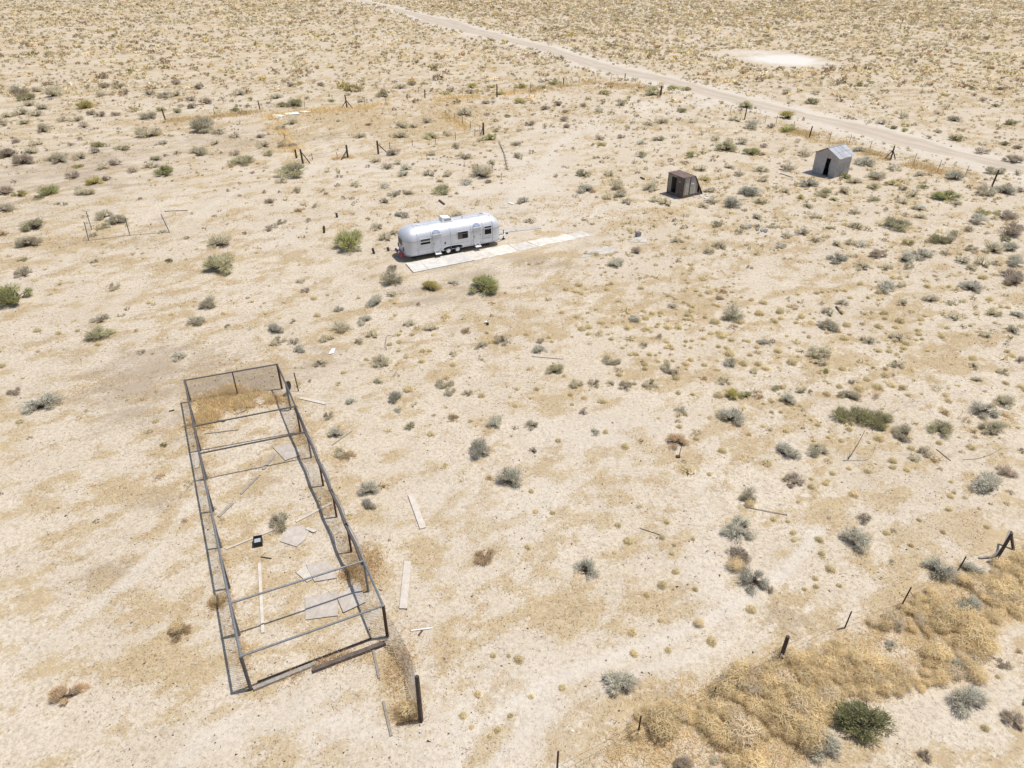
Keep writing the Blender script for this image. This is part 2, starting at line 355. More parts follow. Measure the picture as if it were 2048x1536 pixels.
DARK = [(300, 760, 150, 80, .75), (400, 800, 60, 70, .6), (470, 770, 110, 40, .75), (230, 690, 200, 60, .35), (150, 340, 190, 60, .6), (60, 380, 80, 40, .4), (450, 280, 150, 30, .5), (330, 300, 120, 40, .4), (1050, 530, 130, 20, .55), (960, 545, 110, 20, .5), (1180, 480, 70, 20, .45), (860, 590, 90, 25, .6), (640, 275, 60, 12, .5), (1280, 250, 60, 10, .35), (1420, 240, 80, 12, .3), (210, 1160, 90, 50, .4), (330, 1010, 90, 40, .35), (1060, 580, 150, 30, .3), (1950, 640, 90, 40, .3), (1580, 1250, 60, 40, .45), (1330, 1400, 60, 40, .4), (830, 650, 130, 60, .2), (900, 900, 100, 50, .2), (720, 1080, 60, 50, .3), (560, 900, 60, 120, .3), (640, 720, 90, 40, .4), (1420, 1000, 110, 40, .25)]
WHITE = [(1562, 119, 50, 8, 3.2), (1500, 106, 70, 5, .8), (1640, 126, 30, 4, .8), (1060, 350, 60, 60, .35), (1000, 400, 90, 30, .35), (1160, 260, 60, 20, .35), (1300, 215, 60, 16, .4), (1400, 205, 50, 10, .5), (1320, 20, 90, 2.2, .9), (700, 340, 110, 18, .4), (1020, 1020, 140, 80, .3), (1050, 1400, 90, 90, .5), (900, 1450, 80, 60, .4), (640, 1440, 90, 50, .4), (450, 1460, 40, 40, .4), (1420, 1150, 60, 80, .3), (1850, 1050, 90, 40, .25), (1950, 1400, 90, 50, .35), (1230, 860, 160, 40, .25), (880, 1000, 60, 60, .25), (1180, 430, 60, 14, .4), (170, 1080, 30, 20, .3), (780, 480, 60, 20, .25), (560, 470, 60, 25, .25)]
def field(lst, X, Y, soft=1.0):
    F = np.zeros_like(X)
    for cx, cy, rx, ry, a in lst:
        c = at(cx, cy); wx = rx / ppm(cy); wy = (at(cx, cy - ry).y - at(cx, min(cy + ry, 1900)).y) / 2
        d2 = ((X - c.x) / wx) ** 2 + ((Y - c.y) / wy) ** 2
        F = np.maximum(F, (a * 1.36 if lst is GRASS else a) * np.exp(-np.minimum(d2, 30) ** 1.0 * 0.8))
    return F
TRACKS = [([(880, 1560), (960, 1450), (1080, 1372), (1250, 1305), (1420, 1238), (1560, 1150), (1640, 1060)], .32, .75), ([(960, 1560), (1030, 1480), (1150, 1395), (1300, 1335), (1450, 1285)], .28, .6), ([(330, 1560), (420, 1460), (620, 1430), (800, 1480)], .35, .5),
    ([(60, 1300), (160, 1240), (300, 1120), (380, 1010)], .25, .45), ([(1330, 205), (1200, 235), (1110, 290), (1075, 350), (1010, 410), (960, 432)], 1.0, .55), ([(850, 1180), (960, 1090), (1130, 1000), (1230, 900)], .22, .4), ([(1450, 1090), (1400, 1000), (1420, 900)], .25, .4), ([(20, 560), (250, 500), (480, 380), (640, 345)], .5, .4)]
def track_field(X, Y):
    F = np.zeros_like(X); wob_ = (fbm(X, Y, 3, 121, 3) - .5) * 1.2
    for pl, w_, a_ in TRACKS:
        q_ = resample(pl, 90)
        lo, hi = q_.min(0) - 4, q_.max(0) + 4; m_ = (X > lo[0]) & (X < hi[0]) & (Y > lo[1]) & (Y < hi[1])
        if not m_.any(): continue
        d_ = np.full(int(m_.sum()), 99.0)
        for p_ in q_: d_ = np.minimum(d_, np.hypot(X[m_] - p_[0], Y[m_] - p_[1]))
        F[m_] = np.maximum(F[m_], a_ * np.exp(-(np.maximum(d_ + wob_[m_] * w_, 0) / w_) ** 2))
    return F
def road_dist(X, Y):
    out = np.full(X.shape, 1e3)
    for i in range(0, len(RC), 3):
        d = np.hypot(X - RC[i, 0], Y - RC[i, 1]) - RW[i]; out = np.minimum(out, d)
    return out
def masks(X, Y):
    far = sstep(95, 170, np.hypot(X, Y))
    z = np.maximum(field(GRASS, X, Y), 0.32 + 0.16 * far)
    z = np.maximum(z, 0.55 * far * sstep(.35, .7, fbm(X, Y, 34, 71, 3)))
    # streaks drift up to the right in the photo
    xr = X * 0.86 + Y * 0.5; yr = -X * 0.5 + Y * 0.86
    pat = 0.35 * fbm(xr * 0.8, yr * 1.25, 3.0, 5, 4, 0.7) + 0.65 * fbm(xr * 0.85, yr * 1.2, 1.15, 15, 3, 0.75)
    g = sstep(0.12, 0.88, z * 1.0 + (pat - 0.5) * 4.2)
    near_road = sstep(1.0, 5.0, road_dist(X, Y))
    d = field(DARK, X, Y); d = np.clip(d * 1.1 + (fbm(xr, yr * 2.2, 1.6, 23, 4) - 0.5) * 1.3 * sstep(.02, .3, d), 0, 1)
    w = field(WHITE, X, Y); w = np.clip(w * (0.75 + (fbm(X, Y, 5, 31, 4) - 0.5) * 1.2), 0, 1)
    tk = track_field(X, Y); w = np.maximum(w, tk * .55); g = g * (1 - tk); d = d * (1 - tk)
    g = g * (1 - 0.85 * sstep(.55, 1.0, w)) * (0.25 + 0.75 * near_road)
    w = np.maximum(w, 0.35 * (1 - near_road))
    return g, d, w
print('ground grid', GX.shape)
gm_, dk_, wh_ = masks(GX, GY)
rdist = road_dist(GX, GY)
amp = sstep(0.0, 3.0, rdist)
GZ = (fbm(GX, GY, 1.7, 3, 4, 0.6) - 0.5) * 0.10 + (fbm(GX, GY, 14, 9, 3) - 0.5) * 0.16
GZ = GZ * (0.12 + 0.88 * amp) * sstep(900, 300, np.hypot(GX, GY)) - 0.02
flat_spots = [(at(1000, 495), 13.0, 4.5), (at(1368, 380), 2.5, 2.5), (at(1660, 348), 3, 3), (at(580, 1030), 9, 13)]
for c_, rx_, ry_ in flat_spots:
    d_ = np.hypot((GX - c_.x) / rx_, (GY - c_.y) / ry_); GZ = GZ * (0.25 + 0.75 * sstep(0.7, 1.4, d_))
ny, nx = GX.shape
idx = np.arange(nx * ny).reshape(ny, nx)
quads = np.c_[idx[:-1, :-1].ravel(), idx[:-1, 1:].ravel(), idx[1:, 1:].ravel(), idx[1:, :-1].ravel()]
me = raw_mesh('desert_ground', np.c_[GX.ravel(), GY.ravel(), GZ.ravel()], quads, M['ground'], attrs={'grass': gm_.ravel(), 'dark': dk_.ravel(), 'white': wh_.ravel()}, smooth=True)
tag(link('desert_ground', me), kind='structure')

def gz(x, y):
    i = np.clip(np.searchsorted(gx, x) - 1, 0, nx - 2); j = np.clip(np.searchsorted(gy, y) - 1, 0, ny - 2)
    fx = (x - gx[i]) / (gx[i + 1] - gx[i]); fy = (y - gy[j]) / (gy[j + 1] - gy[j])
    return (GZ[j, i] * (1 - fx) + GZ[j, i + 1] * fx) * (1 - fy) + (GZ[j + 1, i] * (1 - fx) + GZ[j + 1, i + 1] * fx) * fy
def gat(px, py, dz=0.0):
    p = at(px, py); p.z = float(gz(p.x, p.y)) + dz; return p

# dirt road: a worn sheet a little proud of the sand, ragged at its edges, crowned between two wheel tracks
K = 13; t = np.linspace(0, 1, K); nn = len(RC)
wob = (fbm(np.arange(nn) * 1.0, np.zeros(nn), 7, 41, 5, .75) - 0.5) * 0.6; wob2 = (fbm(np.arange(nn) * 1.0, np.ones(nn) * 50, 7, 42, 5, .75) - 0.5) * 0.6
A = RU + (RU - RL) * wob[:, None]; B = RL - (RU - RL) * wob2[:, None]
V = A[:, None, :] * (1 - t)[None, :, None] + B[:, None, :] * t[None, :, None]
track = np.exp(-((t - 0.3) / 0.08) ** 2) + np.exp(-((t - 0.7) / 0.08) ** 2)
edge = np.minimum(t, 1 - t) * 2
Zr = gz(V[:, :, 0].ravel(), V[:, :, 1].ravel()).reshape(nn, K) + 0.05 * sstep(0, .25, edge)[None, :] - 0.012 * track[None, :] - 0.004
idx = np.arange(nn * K).reshape(nn, K)
q = np.c_[idx[:-1, :-1].ravel(), idx[:-1, 1:].ravel(), idx[1:, 1:].ravel(), idx[1:, :-1].ravel()]
me = raw_mesh('dirt_road', np.c_[V.reshape(-1, 2), Zr.ravel()], q, M['road'], attrs={'track': np.tile(track, nn)}, smooth=True)
tag(link('dirt_road', me), kind='structure')

# ------------------------------------------------------------------ concrete strips
def slab(name, poly, z0, z1, label, rough=0.05, steps=26, cat='slab'):
    """cast slab with a broken outline, cut in bays; poly in px"""
    pts = [at(*p) for p in poly]; out = []
    for i, p in enumerate(pts):
        q_ = pts[(i + 1) % len(pts)]; L = (q_ - p).length; n = max(1, int(L / 0.45))
        for k in range(n):
            w = p.lerp(q_, k / n); out.append((w.x + rnd.uniform(-rough, rough), w.y + rnd.uniform(-rough, rough)))
    return tag(MB().plate(out, z0, z1).build(name, M['old_concrete']), label, cat)
root = empty('concrete_strip', at(1000, 505), 0, 'long weathered concrete strip running beside the silver trailer', 'concrete slab')
near0, near1 = [at(811, 528), at(1156, 461)], [at(827, 546), at(1192, 473)]
cuts = [0, .075, .19, .31, .43, .555, .67, .79, .90, 1.0]
for i in range(len(cuts) - 1):
    a, b_ = cuts[i] + .0005, cuts[i + 1] - .0005
    rag = 0.015 if i < 3 else 0.05 + 0.035 * (i - 2) / 2
    far_e = [near0[0].lerp(near0[1], a + (b_ - a) * k / 5) for k in range(6)]; near_e = [near1[0].lerp(near1[1], a + (b_ - a) * k / 5) for k in range(6)]
    shrink = 0.0 if i < 3 else 0.03 * (i - 2)
    poly = [(p.x + rnd.uniform(-rag, rag) + shrink * (q_.x - p.x), p.y + rnd.uniform(-rag, rag) + shrink * (q_.y - p.y)) for p, q_ in zip(near_e, far_e)]
    poly += [(q_.x + rnd.uniform(-rag, rag) - shrink * (q_.x - p.x), q_.y + rnd.uniform(-rag, rag) - shrink * (q_.y - p.y)) for p, q_ in zip(reversed(near_e), reversed(far_e))]
    MB().plate(poly, -0.1, (0.075 if i < 3 else 0.028 - .002 * i) + rnd.uniform(-.004, .004)).build('slab_bay', M['concrete' if i < 3 else 'concrete_worn'], root, local=False)
slab('concrete_slab', [(783, 503), (778, 496), (1000, 458), (1078, 453), (1084, 457), (1000, 467)], -.1, .05, 'narrow concrete strip on the far side of the silver trailer', .06, cat='concrete slab')
slab('concrete_slab', [(1159, 517), (1172, 507), (1184, 498), (1219, 491), (1242, 504), (1200, 508)], -.1, .02, 'broken grey concrete slab alone beyond the end of the long strip', .12, cat='concrete slab')
slab('concrete_slab', [(1260, 484), (1268, 476), (1296, 477), (1292, 485)], -.1, .03, 'small crumbling concrete pad under the cinder block', .1, cat='concrete slab')

# ------------------------------------------------------------------ silver trailer
TC = Vector((-5.42, 59.15, 0)); TA = R(27.2)
tr = empty('travel_trailer', (TC.x, TC.y, 0.05), TA, 'silver streamlined travel trailer with two doors parked on concrete strips', 'trailer')
HL, HW, ZB, ZW, ZT = 4.47, 1.22, 0.42, 1.62, 2.62
def ring(hx, hy, r, z, n=9):
    pts = []
    for cx, cy, a0 in ((hx - r, hy - r, 0), (-(hx - r), hy - r, 90), (-(hx - r), -(hy - r), 180), (hx - r, -(hy - r), 270)):
        for k in range(n):
            a = R(a0 + 90 * k / (n - 1)); pts.append((cx + r * math.cos(a), cy + r * math.sin(a), z))
    return pts
rings = []
for z in (ZB, ZB + .02, .62, 1.0, 1.35, ZW): 
    bul = 0.0 if z > .5 else (-.03 if z == ZB else 0); rings.append(ring(HL + bul, HW + bul, .72, z))
for k in range(1, 13):
    a = R(90 * k / 12); z = ZW + (ZT - ZW) * math.sin(a) ** 0.95; ins = 0.98 * (1 - math.cos(a)); insE = 1.15 * (1 - math.cos(a))
    rings.append(ring(HL - insE, HW - ins, max(.2, .72 - .5 * ins), z))
mb = MB(); n = len(rings[0])
for r_ in rings: mb.v += r_
for i in range(len(rings) - 1):
    for k in range(n): mb.f.append((i * n + k, i * n + (k + 1) % n, (i + 1) * n + (k + 1) % n, (i + 1) * n + k))
mb.f.append(tuple(range(n - 1, -1, -1))); mb.f.append(tuple((len(rings) - 1) * n + k for k in range(n)))
body = mb.build('body_shell', M['alu'], tr, smooth=True)
NS = -HW                                         # near side is local -y, rear is local -x
def side_box(name, u0, u1, z0, z1, d0, d1, mt, parent=tr):   # a plate on the near side
    return MB().box(((u0 + u1) / 2, NS - (d0 + d1) / 2, (z0 + z1) / 2), (u1 - u0, d1 - d0, z1 - z0)).build(name, mt, parent)
def side_window(u0, u1, z0, z1, bars=()):
    w = MB()
    fr = .045
    for a, b2, c, d in ((u0 - fr, u1 + fr, z0 - fr, z0), (u0 - fr, u1 + fr, z1, z1 + fr), (u0 - fr, u0, z0, z1), (u1, u1 + fr, z0, z1)) + tuple((u0, u1, q - .035, q + .035) for q in bars):
        w.box(((a + b2) / 2, NS - .012, (c + d) / 2), (b2 - a, .05, d - c))
    o = w.build('window', M['alu'], tr); side_box('pane', u0, u1, z0, z1, -.003, .014, M['glass'], o); return o
side_window(-3.12, -2.27, 1.28, 1.74, (1.52,))
side_window(.25, 1.2, 1.2, 1.82)
side_window(2.78, 3.42, 1.2, 1.92, (1.74,))
# torn pale curtain behind the middle pane
tag(MB().box((.47, NS - .018, 1.5), (.4, .006, .52)).build('curtain', M['brown_wood'], tr), 'faded brown curtain in the middle window')
for u0, u1 in ((-2.02, -1.32), (1.72, 2.4)):
    d = side_box('door', u0, u1, .5, 1.98, -.003, .016, M['alu'])
    for s in (u0 - .012, u1 + .012): side_box('door_seam', s - .01, s + .01, .5, 1.98, -.002, .012, M['alu_dark'], d)
    side_box('door_handle', u0 + .05, u0 + .13, 1.12, 1.3, .014, .05, M['alu_dark'], d)
    for hz in (.62, 1.3, 1.86): side_box('hinge', u1 - .09, u1 + .06, hz, hz + .05, .012, .03, M['alu_dark'], d)
    # folded gutter arch above the door
    vs, fs = [], []
    for k in range(13):
        a = math.pi * k / 12; uu = (u0 + u1) / 2 + (u1 - u0) / 2 * 1.05 * math.cos(a); zz = 1.98 + .34 * math.sin(a)
        an = min(1.0, max(0.0, (zz - ZW) / (ZT - ZW))); ins = .98 * (1 - math.sqrt(max(0, 1 - an ** 2)))
        vs += [(uu, NS + ins - .03, zz), (uu, NS + ins + .05, zz)]
    mbb = MB(); cen = ((u0 + u1) / 2, NS + .02, 2.0)
    ring_ = [vs[2 * k] for k in range(13)]
    mbb.add(ring_ + [((u0 + u1) / 2, NS + .02, 2.0)], [(k, k + 1, 13) for k in range(12)])
    mbb.add([(p[0], p[1] + .12, p[2]) for p in ring_], [])
    mbb.f += [(k, k + 14, k + 15, k + 1) for k in range(12)]
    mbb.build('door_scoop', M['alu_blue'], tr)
    side_box('door_lintel', u0 - .02, u1 + .02, 1.93, 2.0, .0, .06, M['white_paint'])
    st = MB().box(((u0 + u1) / 2, NS - .2, .33), (.52, .32, .05)).box(((u0 + u1) / 2 - .2, NS - .08, .4), (.04, .2, .16)).box(((u0 + u1) / 2 + .2, NS - .08, .4), (.04, .2, .16)).build('entry_step', M['white_paint'], tr)
side_box('vent_hatch', -.98, -.88, .98, 1.16, 0, .03, M['hole'])
side_box('outlet_cover', .08, .16, 1.02, 1.1, 0, .03, M['white_paint'])
side_box('access_hatch', -1.5, -1.36, .6, .66, .015, .035, M['alu_dark'])
# horizontal and vertical panel seams
for z in (.86,):
    MB().box((0, NS - .003, z), (2 * HL - 1.5, .014, .02)).build('panel_seam', M['alu_dark'], tr)
for u in (-3.38, -2.15, -.4, 1.5, 2.6, 3.56):
    mb = MB(); prev = None
    for k in range(14):
        if k < 4: p = (u, NS - .006, ZB + .05 + (ZW - ZB - .05) * k / 3)
        else:
            a = R(80 * (k - 3) / 10); p = (u, NS + .98 * (1 - math.cos(a)) - .006 * math.cos(a), ZW + (ZT - ZW) * math.sin(a) ** .95 + .004)
        if prev: mb.beam(prev, p, .02 if u < 3.5 else .035, .016)
        prev = p
    mb.build('panel_seam', M['alu_dark'], tr)
for yy in (-.24, .24): MB().box((0, yy, ZT + .004), (6.2, .02, .014)).build('roof_seam', M['alu_dark'], tr)
# belt line round the shell
mb = MB(); rr_ = ring(HL + .008, HW + .008, .72, ZW + .02); 
for k in range(len(rr_)): mb.beam(rr_[k], rr_[(k + 1) % len(rr_)], .016, .022)
mb.build('belt_moulding', M['alu_dark'], tr)
mb = MB(); rr_ = ring(HL + .012, HW + .012, .72, ZB + .03)
for k in range(len(rr_)): mb.beam(rr_[k], rr_[(k + 1) % len(rr_)], .03, .05)
mb.build('rub_rail', M['alu_dark'], tr)
# rear: window, tail lamps, number plate, bumper
def rear_box(name, y0, y1, z0, z1, d0, d1, mt, parent=tr):
    return MB().box((-HL - (d0 + d1) / 2, (y0 + y1) / 2, (z0 + z1) / 2), (d1 - d0, y1 - y0, z1 - z0)).build(name, mt, parent)
w = rear_box('rear_window', -.47, .47, 1.18, 1.72, -.01, .02, M['alu_dark']); rear_box('pane', -.42, .42, 1.22, 1.68, .015, .026, M['glass'], w)
for y in (-.62, .62):
    l = rear_box('tail_lamp', y - .06, y + .06, .78, 1.1, -.02, .045, M['lamp_red'])
rear_box('number_plate', -.17, .17, .86, 1.04, 0, .02, M['green_white']); rear_box('plate_lamp', -.1, .1, 1.06, 1.1, 0, .04, M['alu_dark'])
mb = MB().box((-HL - .22, 0, .45), (.14, 1.75, .16)).box((-HL - .1, -.5, .45), (.3, .1, .1)).box((-HL - .1, .5, .45), (.3, .1, .1))
mb.build('bumper', M['red'], tr)
for y in (-.72, -.42, -.1, .25, .6): MB().box((-HL - .25, y, .56), (.1, .12, .22)).build('bumper_bracket', M['red'] if y != -.1 else M['white_paint'], tr)
# wheels and their dark arch plates
def wheel(u, side):
    mb = MB(); c = Vector((u, side * (HW - .075), .33))
    w = MB(); nseg = 20
    prof = [(.20, -.10), (.31, -.105), (.335, -.07), (.335, .07), (.31, .105), (.20, .10)]
    for k in range(nseg):
        a = 2 * math.pi * k / nseg
        for r_, y in prof: w.v.append((c.x + r_ * math.cos(a), c.y + y, c.z + r_ * math.sin(a)))
    m_ = len(prof)
    for k in range(nseg):
        for j in range(m_ - 1):
            w.f.append((k * m_ + j, k * m_ + j + 1, ((k + 1) % nseg) * m_ + j + 1, ((k + 1) % nseg) * m_ + j))
    o = w.build('wheel', M['tyre'], tr, smooth=True)
    rm = MB(); rm.tube([(c.x, c.y + side * .02, c.z), (c.x, c.y + side * .09, c.z), (c.x, c.y + side * .115, c.z), (c.x, c.y + side * .14, c.z)], .235, 18, .11); rm.build('hub_cap', M['chrome'], o)
    return o
for u in (-.66, .2):
    for s_ in (-1, 1): wheel(u, s_)
for s_ in (-1, 1):      # arch shade painted as a near-black plate over the pair, and its bright lip
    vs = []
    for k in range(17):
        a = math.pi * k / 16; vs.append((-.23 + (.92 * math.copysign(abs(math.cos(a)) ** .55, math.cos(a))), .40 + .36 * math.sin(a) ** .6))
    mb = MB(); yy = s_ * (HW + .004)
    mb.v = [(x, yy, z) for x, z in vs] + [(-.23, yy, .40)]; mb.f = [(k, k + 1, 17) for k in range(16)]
    mb.build('wheel_arch_shade', M['hole'], tr)
    mb = MB()
    for k in range(16): mb.beam((vs[k][0], yy + s_ * .012, vs[k][1]), (vs[k + 1][0], yy + s_ * .012, vs[k + 1][1]), .03, .035)
    mb.build('wheel_arch_lip', M['alu'], tr)
# underframe, tongue, jack
MB().box((0, 0, .38), (7.4, 1.7, .12)).build('chassis', M['dark_wood'], tr)
mb = MB().beam((HL - .35, -.6, .42), (HL + 1.05, 0, .42), .09, .1).beam((HL - .35, .6, .42), (HL + 1.05, 0, .42), .09, .1).build('hitch_tongue', M['white_paint'], tr)
MB().tube([(HL + .75, 0, .02), (HL + .75, 0, .85)], .04).box((HL + .75, 0, .03), (.22, .22, .05)).build('hitch_jack', M['black'], mb)
MB().box((HL + 1.08, 0, .47), (.22, .14, .12)).build('coupler', M['black'], mb)
for u in (-3.6, 3.3): MB().tube([(u, -.6, .02), (u, -.6, .4)], .05).box((u, -.6, .04), (.3, .3, .07)).build('jack_stand', M['dark_wood'], tr)
# roof: air conditioner and vents
ac = MB().hexa([(-.78, -.42, ZT), (.22, -.42, ZT), (.22, .42, ZT), (-.78, .42, ZT), (-.72, -.36, ZT + .36), (.0, -.36, ZT + .30), (.0, .36, ZT + .30), (-.72, .36, ZT + .36)]).build('air_conditioner', M['white_paint'], tr)
MB().box((-.28, -.405, ZT + .15), (.62, .03, .16)).build('grille', M['alu_dark'], ac); MB().box((-.3, 0, ZT + .012), (1.15, .95, .024)).build('base_tray', M['white_paint'], ac)
for u, s_ in ((-3.1, .5), (3.05, .5)):
    v = MB().box((u, 0, ZT - .02), (s_, .46, .14)).build('roof_vent', M['white_paint'], tr); MB().box((u, 0, ZT + .06), (s_ - .14, .3, .03)).build('vent_lid', M['alu_dark'] if u > 0 else M['alu'], v)
MB().tube([(1.2, -.1, ZT), (1.2, -.1, ZT + .12)], .05).build('roof_pipe', M['alu_dark'], tr)

# ------------------------------------------------------------------ wooden shack with a sloping back
OA = math.atan2(-.85, .53)
F0 = Vector((16.62, 75.55, 0)); fd = Vector((.53, -.85, 0)).normalized(); dd = Vector((.85, .53, 0)).normalized()
sk = empty('wooden_shack', F0 + fd * 1.15 + dd * 1.1, math.atan2(fd.y, fd.x), 'small dark weathered wooden shack with slanting back and open doorway', 'shack')
# local: x along the front (left to right), y into the depth
SW, SH, SD, SB = 1.15, 2.12, 1.5, 2.75
def boards(name, x0, x1, y, z0, z1, n, mt, off=0.0, parent=sk):
    for i in range(n):
        a = x0 + (x1 - x0) * i / n; b2 = x0 + (x1 - x0) * (i + 1) / n
        MB().box(((a + b2) / 2, y + rnd.uniform(-.008, .008), (z0 + z1) / 2 + rnd.uniform(-.015, .015)), (b2 - a - .012, .03, z1 - z0)).build(name, mt, parent)
boards('front_board', -SW, -.62, -1.1, .28, SH - .05, 3, M['grey_wood'])
boards('front_board', .12, SW, -1.1, .28, SH - .05, 5, M['brown_wood'])
boards('front_board', -.62, .12, -1.1, SH - .22, SH - .05, 1, M['grey_wood'])
MB().box((0, -1.1, .14), (2 * SW, .09, .28)).build('sill_beam', M['brown_wood'], sk)
MB().box((-.25, .2, 1.0), (.9, .02, 1.6)).build('doorway_shade_panel', M['hole'], sk)  # near-black panel behind the doorway, painted as the shade inside
MB().box((0, .2, .1), (2 * SW - .06, 2.5, .06)).build('floor', M['dark_wood'], sk)
for sx in (-SW, SW):          # side walls: upright boards cut along the slope
    nb = 9
    for i in range(nb):
        y0 = -1.1 + (SB - .06) * i / nb; y1 = -1.1 + (SB - .06) * (i + 1) / nb - .012
        top = lambda y: SH - .04 if y < -1.1 + SD else (SH - .04) * max(.04, 1 - (y + 1.1 - SD) / (SB - SD))
        if sx > 0 and i == 7: continue
        zt0, zt1 = top(y0), top(y1); z0 = .26
        if zt1 < z0 + .05: z0 = 0.02
        mt = M['ply'] if (sx > 0 and 1 <= i <= 5) else M['grey_wood']
        MB().hexa([(sx - .015, y0, z0), (sx + .015, y0, z0), (sx + .015, y1, z0), (sx - .015, y1, z0), (sx - .015, y0, zt0), (sx + .015, y0, zt0), (sx + .015, y1, zt1), (sx - .015, y1, zt1)]).build('side_board', mt, sk)
    MB().beam((sx * 1.03, -1.1, .14), (sx * 1.03, -1.1 + SB * .9, .14), .07, .26).build('sill_beam', M['brown_wood'], sk)
    MB().beam((sx * 1.02, -1.1 + .02, .2), (sx * 1.02, -1.1 + .02, SH - .03), .07, .07).build('corner_post', M['dark_wood'], sk)
    MB().beam((sx * 1.03, -1.1 + SD * .62, .25), (sx * 1.03, -1.1 + SD * .62, SH - .06), .05, .06).build('batten', M['dark_wood'], sk)
rf = MB().hexa([(-SW - .08, -1.2, SH + .04), (SW + .08, -1.2, SH - .02), (SW + .08, -1.1 + SD + .06, SH - .02), (-SW - .08, -1.1 + SD + .06, SH + .04), (-SW - .08, -1.2, SH + .08), (SW + .08, -1.2, SH + .02), (SW + .08, -1.1 + SD + .06, SH + .02), (-SW - .08, -1.1 + SD + .06, SH + .08)]).build('roof', M['rust_roof'], sk)
for i in range(6):            # sloping back boards reaching the ground
    a = -SW - .1 + (2 * SW + .2) * i / 6; b2 = a + (2 * SW + .2) / 6 - .015
    ya, yb = -1.1 + SD + .03, -1.1 + SB + .12
    MB().hexa([(a, ya, SH - .03), (b2, ya, SH - .03), (b2, ya + .05, SH + .01), (a, ya + .05, SH + .01), (a, yb, .02), (b2, yb, .02), (b2, yb + .05, .05), (a, yb + .05, .05)]).build('back_board', M['dark_wood'], sk)
MB().tube([(.62, -1.14, 1.62), (.62, -1.12, 1.62)], .13, 14).build('round_plate', M['grey_wood'], sk)
MB().box((SW + .035, .2, 1.35), (.02, .3, .1)).build('pale_patch', M['white'], sk)
for i in range(16):
    p = gat(rnd.uniform(1386, 1416), rnd.uniform(386, 401)); 
    s = rnd.uniform(.12, .34); mb = MB().box((p.x, p.y, p.z + .04), (s, s * rnd.uniform(.5, 1), .08), rnd.uniform(0, 3))
    tag(mb.build('rubble_chunk', M['concrete']), 'pale rubble chunk lying at the foot of the wooden shack', 'rubble', 'rubble beside the wooden shack')

# ------------------------------------------------------------------ corrugated iron shed
sd = Vector((.58, -.815, 0)).normalized(); sp = Vector((.815, .58, 0)).normalized()
S0 = Vector((35.0, 83.5, 0)); W_, D_, HWALL, HPK = 2.9, 2.75, 2.3, 3.02
shd = empty('corrugated_shed', S0 + sd * W_ / 2 + sp * D_ / 2, math.atan2(sd.y, sd.x), 'grey corrugated iron shed with gabled roof and dark open door', 'shed')
def corr_sheet(name, p0, ax, ay, w, hfun, mt, parent=shd, pitch=.125, amp=.014, z0=0.0, th=.004):
    """corrugated sheet: ax along the waves, ay up; hfun(t)->height"""
    ax = Vector(ax).normalized(); ay = Vector(ay).normalized(); nrm = ax.cross(ay); p0 = Vector(p0)
    n = max(4, int(w / pitch * 6)); vs, fs = [], []
    for i in range(n + 1):
        s_ = w * i / n; o = nrm * (amp * math.sin(2 * math.pi * s_ / pitch)); h = hfun(s_)
        vs += [p0 + ax * s_ + o + ay * z0, p0 + ax * s_ + o + ay * h]
        vs += [vs[-2] - nrm * th, vs[-1] - nrm * th]
    for i in range(n):
        a = 4 * i; b2 = a + 4; fs += [(a, b2, b2 + 1, a + 1), (a + 2, a + 3, b2 + 3, b2 + 2), (a + 1, b2 + 1, b2 + 3, a + 3)]
    return MB().add(vs, fs).build(name, mt, parent)
hw, hd = W_ / 2, D_ / 2
gab = lambda x: HWALL + (HPK - HWALL) * (1 - abs(x) / hw)
DX0, DX1 = -.1, .66
def front(x0, x1, z0, zf): corr_sheet('wall_sheet', (x0, -hd, 0), (1, 0, 0), (0, 0, 1), x1 - x0, lambda s_: zf(x0 + s_), M['corr_wall'], z0=z0)
front(-hw, DX0 - .28, 0, gab); front(DX0 - .28, DX0, 0, gab); front(DX0, DX1, 1.95, gab); front(DX1, hw, 0, lambda x: 1.15); front(DX1, hw, 1.14, gab)
# bent sheet narrowing the doorway towards the top
MB().add([(DX0, -hd - .01, 0), (DX0 + .06, -hd - .01, 0), (DX0 + .2, -hd - .02, 1.95), (DX0, -hd - .02, 1.95)], [(0, 1, 2, 3)]).build('bent_wall_sheet', M['corr_wall'], shd)
MB().add([(DX1, -hd - .012, 0), (DX1 - .1, -hd - .03, 1.2), (DX1 - .02, -hd - .012, 1.95), (DX1, -hd - .012, 1.95)], [(3, 2, 1, 0)]).build('bent_wall_sheet', M['corr_wall'], shd)
for z0, z1 in ((0, .78), (.77, 1.5), (1.49, HWALL)):
    corr_sheet('wall_sheet', (hw, -hd, 0), (0, 1, 0), (0, 0, 1), D_, lambda s_: z1, M['corr_wall'], z0=z0); corr_sheet('wall_sheet', (-hw, hd, 0), (0, -1, 0), (0, 0, 1), D_, lambda s_: z1, M['corr_wall'], z0=z0)
corr_sheet('wall_sheet', (hw, hd, 0), (-1, 0, 0), (0, 0, 1), W_, lambda s_: gab(hw - s_), M['corr_wall'])
